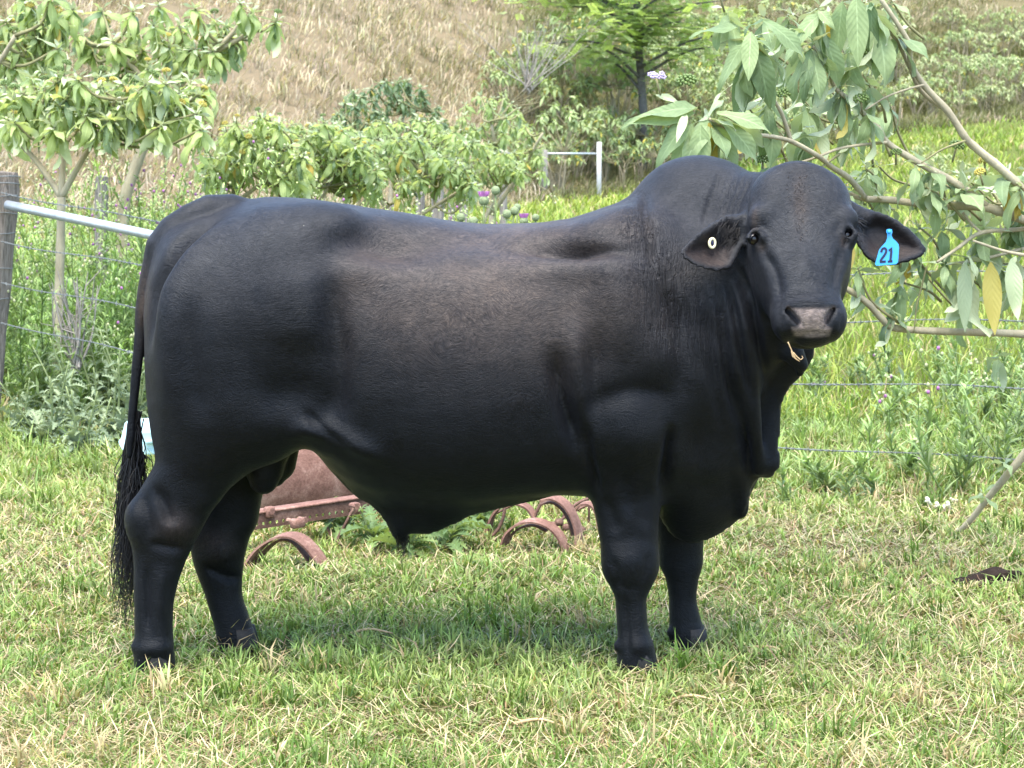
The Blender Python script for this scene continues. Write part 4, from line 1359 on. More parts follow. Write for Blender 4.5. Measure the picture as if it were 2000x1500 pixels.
HOOF_XY = [tuple(P(px, 1300, y_)[:2]) for px, y_ in ((304, YN), (470, YFAR), (1246, YN - .02), (1349, YFAR))]
def lawn():
    # blades spring from tufts, with a thin scatter between them
    nt = 15500
    ty = 5.15 + (13.8 - 5.15) * RNG.random(nt)**1.15
    tx = RNG.uniform(-1, 1, nt) * (0.2327 * ty * 1.27 + .2)
    per = RNG.integers(6, 25, nt)
    ra = RNG.uniform(0, 6.283, per.sum()); rr = np.abs(RNG.normal(0, 1, per.sum())) * np.repeat(RNG.uniform(.010, .042, nt), per)
    size = np.concatenate([np.repeat(RNG.uniform(.5, 1.35, nt), per), np.full(50000, .7)])
    tint_ = np.concatenate([np.repeat(RNG.normal(1, .2, nt), per), np.ones(50000)])
    tdry = np.concatenate([np.repeat(RNG.normal(0, .22, nt), per), np.zeros(50000)])
    sy = 5.15 + (13.8 - 5.15) * RNG.random(50000)**1.15
    y = np.concatenate([np.repeat(ty, per) + rr*np.sin(ra), sy])
    x = np.concatenate([np.repeat(tx, per) + rr*np.cos(ra), RNG.uniform(-1, 1, 50000) * (0.2327 * sy * 1.27 + .2)])
    az0 = np.concatenate([ra + RNG.normal(0, .8, len(ra)), RNG.uniform(0, 6.283, 50000)])
    n = len(x)
    tuft = 0.5 + 0.5 * snoise(x, y, 0, 51, 3, 7)
    d = dryness(x, y)
    dry = RNG.random(n) < np.clip(.07 + .56 * d + tdry, .03, .95)
    tall = smooth((y - 9.0) / 2.5)
    L = (.026 + .060 * tuft * RNG.random(n) + .026*RNG.random(n)) * (1 + 1.1 * tall) * size
    L *= np.where(dry, .95, 1.05)
    for hx, hy in HOOF_XY:
        L *= 1 - .32*np.exp(-(((x - hx)/.12)**2 + ((y - hy + .05)/.16)**2))
    w = RNG.uniform(.0034, .0082, n) * np.clip(y / 7, .85, 1.7)
    az = az0
    lean = np.abs(RNG.normal(.5, .3, n)) + np.where(dry, .4, 0)
    bend = RNG.normal(.7, .45, n)
    hue = (0.5 + .5*snoise(x, y, 0, 52, 2, 2.2))[:, None]
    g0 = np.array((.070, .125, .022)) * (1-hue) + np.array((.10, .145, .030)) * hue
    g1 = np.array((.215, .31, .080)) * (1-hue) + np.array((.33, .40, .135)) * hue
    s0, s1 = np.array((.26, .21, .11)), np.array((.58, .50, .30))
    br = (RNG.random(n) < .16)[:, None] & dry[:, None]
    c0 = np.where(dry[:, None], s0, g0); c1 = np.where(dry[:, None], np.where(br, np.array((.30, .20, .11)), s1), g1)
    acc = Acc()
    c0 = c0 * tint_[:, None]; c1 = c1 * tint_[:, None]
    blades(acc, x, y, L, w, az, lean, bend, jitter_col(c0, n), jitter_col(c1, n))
    # dead thatch lying between the blades
    n = 85000
    y = 5.15 + (13.5 - 5.15) * RNG.random(n)**1.2
    x = RNG.uniform(-1, 1, n) * (0.2327 * y * 1.18 + .15)
    d = dryness(x, y)
    k = RNG.random(n) < .10 + d * .9
    x, y = x[k], y[k]; n = len(x)
    c = np.where((RNG.random(n) < .25)[:, None], np.array((.27, .18, .10)), np.array((.56, .47, .28)))
    z = ground_z(x, y) + RNG.uniform(.004, .032, n)
    blades(acc, x, y, RNG.uniform(.04, .14, n), RNG.uniform(.002, .0048, n)*np.clip(y/7, 1, 1.7), RNG.uniform(0, 6.283, n), RNG.normal(1.35, .18, n), RNG.normal(.1, .3, n), jitter_col(c*.8, n), jitter_col(c, n), z)
    # taller seed stalks and coarse tufts
    nt_ = 260
    ty = 5.4 + 8 * RNG.random(nt_); tx = RNG.uniform(-1, 1, nt_) * .245 * ty
    per = RNG.integers(8, 26, nt_)
    X = np.repeat(tx, per) + RNG.normal(0, .022, per.sum()); Yy = np.repeat(ty, per) + RNG.normal(0, .022, per.sum())
    n = len(X)
    gd = np.repeat(RNG.random(nt_) < .35, per)[:, None]
    blades(acc, X, Yy, RNG.uniform(.07, .15, n) * (1 + .5*smooth((Yy-9)/2)), RNG.uniform(.004, .008, n), RNG.uniform(0, 6.283, n), np.abs(RNG.normal(.35, .25, n)), RNG.normal(.8, .35, n),
           jitter_col(np.where(gd, np.array((.2, .16, .08)), np.array((.045, .085, .016))), n), jitter_col(np.where(gd, np.array((.50, .41, .22)), np.array((.15, .24, .045))), n))
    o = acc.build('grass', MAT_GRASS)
    tag(o, 'short green and straw-coloured pasture grass around the bull', 'grass', kind='stuff')

def far_pasture():
    acc = Acc()
    n = 80000
    y = 13 + 62 * RNG.random(n)**1.5
    x = RNG.normal(0, .62, n) * (0.2327 * y * 1.35 + .3)
    k = y < hill_base(x) + 1
    x, y = x[k], y[k]; n = len(x)
    hue = (0.5 + .5*snoise(x, y, 0, 61, 3, .8))[:, None]
    g0 = np.array((.10, .15, .025)); g1 = np.array((.22, .34, .045))*(1-hue) + np.array((.40, .44, .085))*hue
    dry = (RNG.random(n) < .14 + .5*(x < -.12*y))[:, None]
    c1 = np.where(dry, np.array((.48, .40, .21)), g1); c0 = np.where(dry, np.array((.25, .2, .1)), g0)
    sc = np.clip(y / 16, 1, 3.4)
    blades(acc, x, y, RNG.uniform(.09, .26, n)*np.clip(sc, 1, 1.5), RNG.uniform(.005, .010, n)*sc*1.3, RNG.uniform(0, 6.283, n), np.abs(RNG.normal(.4, .25, n)), RNG.normal(.6, .35, n), jitter_col(c0, n), jitter_col(c1, n))
    o = acc.build('pasture_grass', MAT_GRASS)
    tag(o, 'bright green pasture grass beyond the wire fence', 'grass', kind='stuff')

def hill_grass():
    acc = Acc()
    nt = 16000
    yb_off = 34 * RNG.random(nt)**1.2
    x0 = np.where(RNG.random(nt) < .2, RNG.uniform(9, 30, nt), RNG.uniform(-26, 22, nt))
    y0 = hill_base(x0) - 1 + yb_off
    k = (np.abs(x0) < .2327*y0*1.5 + 1)
    x0, y0 = x0[k], y0[k]; nt = len(x0)
    per = RNG.integers(8, 16, nt)
    sz = np.repeat(RNG.uniform(.6, 1.25, nt), per)
    wind = np.repeat(RNG.normal(.4, .8, nt), per)
    n = per.sum()
    X = np.repeat(x0, per) + RNG.normal(0, .16, n); Y = np.repeat(y0, per) + RNG.normal(0, .16, n)
    d = dryness(X, Y)
    tone = np.repeat(RNG.uniform(.5, 1.3, nt), per)[:, None]
    pink = np.repeat(RNG.random(nt), per)[:, None]
    straw = (np.array((.60, .51, .355))*(1-pink) + np.array((.43, .36, .26))*pink) * tone
    olive = np.array((.17, .18, .065)) * tone
    greenish = np.repeat(.18*RNG.random(nt) < .1*(1 + snoise(x0, y0, 0, 72, 3, .5)), per)
    isdry = (RNG.random(n) < np.clip(d*1.25 - .1 - .35*greenish, .04, .97))[:, None]
    c1 = np.where(isdry, straw, olive); c0 = c1 * .55
    hump = np.repeat(RNG.beta(1.2, 1.6, nt), per) * .75 + .25*(0.5 + .5*snoise(X, Y, 0, 71, 3, .6))
    L = RNG.uniform(.3, .75, n) * sz * (.4 + .95*hump)
    blades(acc, X, Y, L, RNG.uniform(.014, .030, n), wind + RNG.normal(0, .9, n), np.abs(RNG.normal(.45, .3, n)), RNG.normal(.8, .3, n), jitter_col(c0, n, .15), jitter_col(c1, n, .15))
    o = acc.build('hill_grass', MAT_GRASS)
    tag(o, 'long dry tussock grass covering the far slope', 'grass', kind='stuff')
lawn(); far_pasture(); hill_grass()
# ------------------------------------------------------------------ far hillside: scrub and a tree
def far_leaf():
    v, f, uv = leaf_geo(.9, .2, .34, n=4)
    return v, f, uv
FLG = [leaf_geo(d, .2, .36, n=4, seed=k)[:2] for k, d in enumerate((.5, .9, 1.3))]
MAT_FARLEAF = blade_mat('scrub_leaf', 0.25, 0.55)
def far_shrub_mesh(seed, h, tint, nt=26, nl=10, L=.24):
    """crown of drooping rosettes, and stems, around the origin"""
    r = np.random.default_rng(seed)
    crown, stem = Acc(), Acc()
    hubs = [np.array((r.normal(0, .12)*h, r.normal(0, .12)*h, h*r.uniform(.38, .6))) for _ in range(5)]
    for hb in hubs:
        add_tube(stem, crom(np.array([(0, 0, -.2), hb*.5 + r.normal(0, .04, 3), hb]), 3), np.linspace(.035, .02, 7), 5, True, np.array((.30, .26, .18)))
    for k in range(nt):
        a = r.uniform(0, 6.283); q = r.random()**.6
        p = np.array((math.cos(a)*q*.52*h, math.sin(a)*q*.52*h, h*(.55 + .45*math.sqrt(max(0, 1 - q*q))*r.uniform(.6, 1))))
        hb = min(hubs, key=lambda b: np.linalg.norm(b - p))
        add_tube(stem, np.array([hb, hb*.4 + p*.6 + (0, 0, -.05), p]), np.array((.016, .012, .008)), 4, False, np.array((.28, .25, .15)))
        for j in range(nl):
            t = j / (nl - 1)
            el = math.radians(55 - 100*t + r.normal(0, 10)); ph = j*2.4 + k
            d = np.array((math.cos(el)*math.cos(ph), math.cos(el)*math.sin(ph), math.sin(el)))
            v, f = FLG[r.integers(3)]
            s = L * (.55 + .6*t) * r.uniform(.8, 1.2)
            c = np.array(tint) * r.uniform(.7, 1.35) * (1.25 if t < .25 else 1)
            if r.random() < .03: c = np.array((.5, .42, .08))
            crown.add((v*s) @ leaf_matrix(d, r.normal(0, .4)).T + p, f, c)
    return crown.mesh('crown'), stem.mesh('stem')
FAR = []
for sd_, h_, tn_ in ((1, 1.9, (.29, .34, .16)), (2, 2.4, (.25, .31, .14)), (3, 1.6, (.33, .37, .20)), (4, 2.1, (.19, .25, .11))):
    c_, s_ = far_shrub_mesh(sd_, h_, tn_)
    c_.materials.append(MAT_FARLEAF); s_.materials.append(MAT_FARLEAF)
    FAR.append((c_, s_))
def far_shrub(px, Y, label, group, kind, sc=1.0, loc=None):
    x = (px - CX) / F * Y
    z = float(ground_z(x, Y))
    root = thing('hillside_shrub', label, 'shrub', (x, Y, z), group)
    rz = RNG.uniform(0, 6.28)
    for nm, me in zip(('crown', 'stem'), FAR[kind]):
        o = bpy.data.objects.new(nm, me); COL.objects.link(o); o.parent = root
        o.rotation_euler = (0, 0, rz); o.scale = (sc * RNG.uniform(.9, 1.1), sc, sc * RNG.uniform(.85, 1.15))
rs = np.random.default_rng(12)
# slope in the middle, below the tree
for k in range(58):
    x = rs.uniform(-.3, 7.2); Y = float(hill_base(np.array(x))) + 1.2 + rs.uniform(0, 12)
    far_shrub(CX + x / Y * F, Y, 'pale green wild shrub on the slope between the dry grass and the head', 'scrub on the middle slope', int(rs.integers(4)), rs.uniform(.6, 1.1))
for k in range(150):
    x = rs.uniform(5.5, 24); Y = float(hill_base(np.array(x))) - 3.5 + rs.uniform(0, 20)
    if x / Y * F > 1450: continue
    far_shrub(CX + x / Y * F, Y, 'low pale green shrub on the far right hillside', 'scrub on the right hillside', int(rs.choice([0, 2, 2, 1])), rs.uniform(.5, .85))
for px, Y in ((1180, 57), (1215, 56.5), (1250, 57.5), (1290, 57), (1140, 58), (1100, 56.5)):
    far_shrub(px, Y, 'dark bushy weed at the foot of the slope beside the pipe rail fence', 'bushes behind the pipe rail', 3, .62)
for px, Y in ((1830, 40), (1890, 36), (1960, 31), (1790, 47)):
    far_shrub(px, Y, 'small shrub standing in the bright pasture on the right', 'shrubs in the pasture', 0, .5)

def far_tree():
    """spreading feathery-leaved tree half out of the top of the picture"""
    Y = 60.0
    x0 = (1246 - CX) / F * Y
    z0 = float(ground_z(x0, Y))
    root = thing('feathery_tree', 'spreading green feathery-leaved tree with dark trunk on the slope', 'tree', (x0, Y, z0))
    bark = simple_mat('dark_bark', (0.13, 0.125, 0.115), .85, .5, 12, .6, 40, .2)
    q = crom(np.array([(x0 + .1, Y, z0 - .3), (x0 + .12, Y, z0 + 1.5), (x0, Y + .1, z0 + 3.2), (x0 - .1, Y, z0 + 5.5), (x0, Y, z0 + 8.0)]), 5)
    add_tube(Acc(), q, np.linspace(.13, .08, len(q)), 10).build('trunk', bark, root)
    r = np.random.default_rng(8)
    crown = Acc()
    zt = lambda py: float(P(1000, py, Y)[2])
    for k in range(30):
        a = r.uniform(0, 6.28); py = r.uniform(-150, 115)
        R = r.uniform(1.4, 4.6)
        tipx = x0 + math.cos(a)*R - (.5 if k % 3 else 0); tipy = Y + math.sin(a)*R*.7; tz = zt(py)
        s = np.array((x0, Y, max(tz - r.uniform(.2, 1.0), z0 + .9)))
        t = np.array((tipx, tipy, tz))
        m = s*.5 + t*.5 + np.array((0, 0, .25))
        b = crom(np.array([s, m, t]), 5)
        add_tube(Acc(), b, np.linspace(.05, .014, len(b)), 5).build('branch', bark, root)
        for j in range(70):
            u = .25 + .8*r.random()
            c = b[min(len(b)-1, int(u*(len(b)-1)))] + r.normal(0, 1, 3) * np.array((.55, .55, .26))
            # frond of paired leaflets
            d = np.array((r.normal(), r.normal(), r.normal(0, .25) - .1)); d /= np.linalg.norm(d)
            sd = np.cross(d, (0, 0, 1.0)); sd /= np.linalg.norm(sd) + 1e-6
            fl = r.uniform(.25, .45)
            col = np.array((.36, .44, .20)) * r.uniform(.65, 1.35)
            tt = np.linspace(.15, 1, 6)[:, None]
            for sg in (-1, 1):
                o = c + d*fl*tt; e = o + (sd*sg*.11 + d*.04) + np.array((0, 0, -.02))
                w = d*.03
                v = np.stack([o - w*.4, o + w*.4, e + w, e - w], 1).reshape(-1, 3)
                crown.add(v, np.arange(24).reshape(6, 4), col)
    crown.build('crown', blade_mat('feathery_leaf', 0.5, 0.6), root)
far_tree()
# dead grey brush at the edge of the dry grass
def dead_brush(px, py_base, Y, h, n, label, seed, spread=.5, name='dead_bush'):
    r = np.random.default_rng(seed)
    b = P(px, py_base, Y)
    acc = Acc()
    for k in range(n):
        tip = b + np.array((r.normal(0, spread)*h, r.normal(0, spread*.6)*h, h*r.uniform(.6, 1.05)))
        m = b*.55 + tip*.45 + r.normal(0, .05*h, 3)
        q = crom(np.array([b + r.normal(0, .03*h, 3), m, tip]), 4)
        add_tube(acc, q, np.linspace(.006 + .007*h, .0025, len(q)), 4, False)
        for j in range(2):
            s = q[r.integers(3, len(q)-1)]
            add_tube(acc, np.array([s, s + r.normal(0, .12*h, 3) + (0, 0, .14*h)]), np.array((.004, .002)), 4, False)
    o = acc.build(name, simple_mat('dead_wood', (.34, .31, .27), .85, .5, 20, .3))
    tag(o, label, 'dead shrub')
dead_brush(1030, 175, 55, 1.9, 22, 'leafless grey bush at the edge of the dry slope', 3)

# ------------------------------------------------------------------ wild tobacco shrubs behind the bull
def scatter(px0, px1, py0, py1, n, seed, dome=True):
    r = np.random.default_rng(seed)
    out = []
    for k in range(n):
        t = (k + r.uniform(.1, .9)) / n
        px = px0 + (px1 - px0) * t
        e = abs(2*t - 1)
        top = py0 + (py1 - py0) * (.75*e**2.2 if dome else 0)
        out.append((px, top + (py1 - top) * r.random()**1.3))
    return out
shrub('wild_tobacco_shrub', 'dark green leafy shrub, highest and farthest of those behind the bull\'s back', 28, [(760, 600), (760, 420)], [[(760, 420), (720, 340), (690, 260)], [(760, 420), (770, 320), (790, 220)], [(760, 420), (820, 310), (850, 220)]],
      scatter(648, 872, 148, 262, 84, 5), .17, 13, 'deep', .05, 'leafy shrubs behind the bull', .7, .1, yb=.1)
shrub('wild_tobacco_shrub', 'pale leafy shrub rising behind the old posts, left of the pipe rail', 27, [(960, 600), (960, 420)], [[(960, 420), (920, 330), (890, 270)], [(960, 420), (970, 320), (960, 240)], [(960, 420), (1020, 330), (1060, 260)]],
      scatter(850, 1060, 180, 340, 100, 6), .165, 13, 'lime', .05, 'leafy shrubs behind the bull', .7, .12)
shrub('wild_tobacco_shrub', 'low pale shrub crowding the tops of the old fence posts', 23, [(930, 640), (930, 470)], [[(930, 470), (900, 400), (860, 350)], [(930, 470), (960, 400), (1000, 350)]],
      scatter(800, 1020, 268, 345, 70, 7), .155, 13, 'lime', .04, 'leafy shrubs behind the bull', .5, .12)
shrub('wild_tobacco_shrub', 'leafy shrub with arching stems behind the middle of the bull\'s back', 19, [(700, 690), (700, 460)], [[(700, 470), (640, 440), (580, 380)], [(700, 450), (760, 400), (830, 350)], [(700, 450), (700, 380), (680, 320)], [(700, 450), (800, 430), (900, 370)]],
      scatter(590, 930, 262, 380, 96, 8), .155, 14, 'lime', .035, 'leafy shrubs behind the bull', .5, .25)
shrub('wild_tobacco_shrub', 'yellow-green shrub with drooping leaves above the bull\'s hip', 17, [(560, 720), (560, 475)], [[(560, 480), (500, 400), (455, 340)], [(560, 470), (550, 390), (520, 320)], [(560, 470), (620, 400), (660, 330)]],
      scatter(560, 740, 235, 360, 84, 9), .16, 14, 'lime', .03, 'leafy shrubs behind the bull', .4, .3)
shrub('wild_tobacco_shrub', 'drooping shrub above the bull\'s tail head, curved olive stems showing', 16.2, [(455, 735), (455, 430)], [[(455, 470), (455, 345), (430, 330), (420, 285)], [(455, 400), (480, 330), (510, 270)], [(455, 400), (520, 350), (570, 300)]],
      scatter(395, 600, 222, 350, 76, 10), .165, 14, 'lime', .03, 'leafy shrubs behind the bull', .4, .3)

shrub('wild_tobacco_shrub', 'wide low shrub filling the gap between the dark shrub and the hip', 22, [(620, 640), (620, 440)], [[(620, 440), (560, 360), (500, 300)], [(620, 440), (700, 360), (780, 300)], [(620, 440), (640, 350), (650, 280)]],
      scatter(470, 900, 232, 330, 80, 14, False), .16, 12, 'lime', .035, 'leafy shrubs behind the bull', .6, .2)
# ------------------------------------------------------------------ the shrubs at the left fence
B_HUBS = [[(120, 385), (98, 352), (60, 302), (15, 262), (-30, 250)], [(120, 385), (140, 348), (165, 305), (188, 272), (235, 238), (268, 212)], [(120, 385), (122, 330), (125, 285), (150, 255), (172, 225)], [(125, 285), (106, 250), (92, 195)], [(188, 272), (212, 230), (225, 195)]]
B_TIPS = [(-10, 190), (12, 165), (40, 182), (62, 150), (88, 172), (112, 158), (132, 190), (150, 152), (172, 180), (196, 150), (214, 178), (235, 160), (258, 182), (285, 165), (305, 188), (325, 160), (350, 182), (372, 162), (392, 188), (28, 205), (118, 205), (240, 205), (15, 232), (58, 222), (98, 232), (170, 222), (212, 232), (262, 222), (302, 226), (345, 214), (385, 222)]
B_TIPS = B_TIPS + [(x_ + 14 + RNG.uniform(-8, 8), y_ + RNG.uniform(-28, 30)) for x_, y_ in B_TIPS]
shrub('wild_tobacco_tree', 'slender forked tree behind the left fence wires with drooping pale leaves', 13.6, [(106, 840), (111, 690), (117, 520), (120, 385)], B_HUBS, B_TIPS, .205, 18, 'lime', .036, 'wild tobacco trees at the left', .35, .5, (60, -75))
C_HUBS = [[(312, 215), (328, 150), (335, 100), (330, 60)], [(312, 215), (290, 170), (250, 120), (220, 90)], [(312, 215), (365, 150), (410, 105), (450, 70), (480, 30)], [(410, 105), (440, 90), (500, 60)]]
C_TIPS = [(150, 70), (180, 95), (205, 60), (230, 100), (255, 65), (280, 95), (300, 50), (330, 90), (350, 50), (372, 95), (395, 60), (420, 40), (450, 72), (490, 22), (540, 40), (470, 5), (380, 15), (310, 10), (260, 20), (200, 20), (425, 100)]
C_TIPS = C_TIPS + [(x_ + 14 + RNG.uniform(-8, 8), y_ + RNG.uniform(-10, 40)) for x_, y_ in C_TIPS[:13]]
shrub('wild_tobacco_tree', 'leaning-trunked leafy tree overtopping the forked one at the upper left', 15.2, [(232, 700), (240, 430), (262, 335), (288, 270), (312, 215)], C_HUBS, C_TIPS, .20, 18, 'lime', .045, 'wild tobacco trees at the left', .35, .5, (60, -75))
D_TIPS = [(-20, 60), (10, 40), (30, 80), (55, 25), (70, 70), (95, 40), (110, 90), (130, 20), (40, -10), (100, -10), (5, 105), (75, 105)]
D_TIPS = D_TIPS + [(x_ + 14 + RNG.uniform(-8, 8), y_ + RNG.uniform(-10, 40)) for x_, y_ in D_TIPS]
shrub('wild_tobacco_tree', 'leafy crown reaching in from the upper left corner', 14.6, [(-130, 800), (-120, 500), (-110, 300)], [[(-110, 300), (-60, 200), (0, 120), (30, 70)], [(-110, 300), (-40, 170), (60, 100), (100, 60)]], D_TIPS, .21, 16, 'lime', .045, 'wild tobacco trees at the left', .35, .4, (60, -75))

# ------------------------------------------------------------------ the big-leaved tree leaning in from the right
RY = 8.1
rt = thing('leaning_tobacco_tree', 'pale-barked tree leaning in from the right, large grey-green leaves behind the head', 'tree', P(2260, 342 + 6445/8.4, 8.4))
def limb(pts, r0, r1, y0=RY, y1=RY, nm='branch', mat=None):
    q = np.array([P(x, y, y0 + (y1 - y0)*i/(len(pts)-1)) for i, (x, y) in enumerate(pts)])
    h = crom(q, 6)
    s = np.linspace(0, 1, len(h))
    rr = .74*(r0 + (r1 - r0)*s) * (1 + .10*np.abs(np.sin(s*len(pts)*3.1))**6)
    add_tube(Acc(), h, rr, 10).build(nm, mat or MAT_BARK, rt)
    return h
limb([(2260, 1110), (2230, 800), (2160, 560), (2090, 460), (2000, 428)], .05, .026, 8.4, RY, 'trunk')
limb([(2000, 428), (1960, 415), (1920, 404), (1870, 402), (1810, 400), (1735, 390), (1690, 388), (1640, 372)], .026, .014)
limb([(1928, 404), (1872, 361), (1787, 314), (1732, 278), (1715, 251), (1664, 200), (1630, 170), (1617, 136), (1588, 89)], .019, .008, RY, 7.8)
limb([(2060, 420), (2000, 370), (1957, 331), (1906, 289), (1885, 268), (1851, 217), (1804, 166), (1779, 123), (1775, 85), (1753, 47), (1718, -5)], .023, .010, RY, 7.9)
limb([(1851, 217), (1800, 178), (1774, 125), (1755, 85), (1735, 58), (1700, 20)], .013, .008, 8.05, 7.9)
limb([(1690, 388), (1660, 350), (1626, 327), (1596, 304), (1545, 276), (1495, 265), (1443, 261), (1385, 232)], .016, .007, RY, 7.45)
limb([(1545, 276), (1528, 225), (1510, 190), (1495, 145), (1475, 80)], .010, .007, 7.75, 7.6)
limb([(1732, 278), (1690, 282), (1640, 290), (1600, 305), (1560, 318), (1500, 330)], .008, .005, 7.95, 7.8)
limb([(1804, 166), (1770, 175), (1730, 190), (1690, 215)], .006, .004, 7.95, 7.9)
limb([(1885, 275), (1840, 292), (1800, 318)], .006, .004, 8, 7.95, 'twig', MAT_TWIG)
limb([(2040, 655), (1950, 650), (1860, 648), (1750, 641), (1722, 622), (1692, 590), (1655, 565), (1620, 550)], .020, .014, 8.2, 8.0)
limb([(2060, 440), (1990, 448), (1915, 455), (1870, 485), (1830, 512)], .013, .007, 8.2, 8.0)
limb([(2060, 470), (1990, 488), (1910, 508), (1850, 516)], .010, .006, 8.2, 8.1)
limb([(1880, 415), (1900, 440), (1918, 455)], .008, .006, 8.12, 8.1)
limb([(1640, 300), (1600, 330), (1570, 350)], .006, .004, 7.9, 7.8, 'twig', MAT_TWIG)
limb([(2010, 500), (1960, 490), (1900, 470)], .009, .006, 8.0, 8.0)
limb([(1810, 520), (1800, 560), (1790, 600), (1785, 650)], .005, .003, 8.1, 8.1, 'twig', MAT_TWIG)
RR = [  # px, py, depth, leaves, length, lean of the axis
 (1385, 228, 7.45, 11, .25, (-.2, -.3, .8), (35, -70)), (1470, 70, 7.55, 11, .245, (-.2, -.2, .8), (30, -75)), (1500, 190, 7.75, 8, .20, (0, 0, .8), (20, -80)),
 (1588, 80, 7.8, 9, .20, (.1, 0, .8), (45, -75)), (1700, 5, 7.9, 10, .24, (-.1, 0, .8), (0, -85)), (1690, 215, 7.9, 6, .17, (-.3, 0, .8), (30, -80)),
 (1570, 250, 7.9, 8, .18, (0, 0, .8), (20, -80)), (1640, 170, 7.9, 8, .19, (-.2, 0, .8), (20, -80)), (1755, 60, 7.95, 5, .17, (.2, 0, .8), (40, -60)),
 (1640, 375, 8.0, 9, .15, (-.3, 0, .9), (60, -20)), (1720, 385, 8.1, 5, .15, (0, 0, .9), (40, -60)), (1790, 318, 7.95, 6, .14, (0, 0, .9), (20, -70)),
 (1885, 365, 8.05, 8, .16, (0, -.2, .9), (75, 0)), (1965, 335, 8.1, 7, .17, (.1, 0, .9), (60, -50)), (1925, 440, 8.15, 8, .17, (.1, 0, .9), (10, -80)),
 (1840, 440, 8.15, 7, .15, (0, 0, .9), (20, -80)), (1990, 410, 8.2, 7, .17, (0, 0, .9), (30, -80)), (1845, 512, 8.05, 7, .14, (-.2, 0, .9), (30, -60)),
 (1890, 500, 8.05, 5, .23, (0, 0, .9), (-50, -85)), (1985, 500, 8.05, 5, .20, (0, 0, .9), (-40, -85)), (1740, 600, 8.1, 6, .13, (-.1, 0, .9), (40, -70)),
 (1800, 330, 8.15, 5, .13, (0, 0, .9), (20, -70)), (1500, 320, 7.8, 6, .15, (-.3, 0, .9), (40, -30)), (1560, 330, 7.85, 5, .13, (0, 0, .9), (50, 0)), (1880, 600, 8.3, 5, .12, (0, 0, .9), (40, -50)),
 (1950, 690, 8.3, 5, .14, (0, 0, .9), (30, -60)), (1750, 690, 8.3, 3, .11, (0, 0, .9), (0, -50)), (1660, 90, 7.9, 6, .2, (0, 0, .9), (0, -80)), (1420, 20, 7.6, 6, .17, (-.3, -.2, .8), (40, -40)), (1600, 10, 7.8, 7, .2, (0, 0, .9), (30, -75))]
for px, py, y_, n_, L_, ax_, el_ in RR:
    p_ = P(px, py, y_); ax_ = np.array(ax_); ax_ = ax_ / np.linalg.norm(ax_)
    rosette(rt, p_, ax_, int(n_*1.3), L_*1.08, 'sage', .008, el_)
rx_ = np.random.default_rng(77)
over_ = {}
for k in range(52):
    if k < 24: px, py, y_ = rx_.uniform(1400, 1760), rx_.uniform(-10, 270), rx_.uniform(7.9, 8.6)
    elif k < 46: px, py, y_ = rx_.uniform(1660, 2010), rx_.uniform(310, 560), rx_.uniform(8.0, 8.5)
    else: px, py, y_ = rx_.uniform(1430, 1720), rx_.uniform(300, 400), rx_.uniform(8.0, 8.4)
    p_ = P(px, py, y_); ax_ = np.array((rx_.normal(0, .3), rx_.normal(0, .2), .9)); ax_ /= np.linalg.norm(ax_)
    e_ = P(px + rx_.uniform(20, 90), py + rx_.uniform(30, 110), y_ + .05)
    limb_ = crom(np.array([e_, (e_ + p_)/2 + rx_.normal(0, .02, 3), p_]), 5)
    add_tube(Acc(), limb_, np.linspace(.006, .0035, len(limb_)), 6).build('twig', MAT_TWIG, rt)
    rosette(rt, p_, ax_, 9, rx_.uniform(.13, .2), 'sage', .008, (40, -80), over_)
multi_build('foliage', over_, rt)
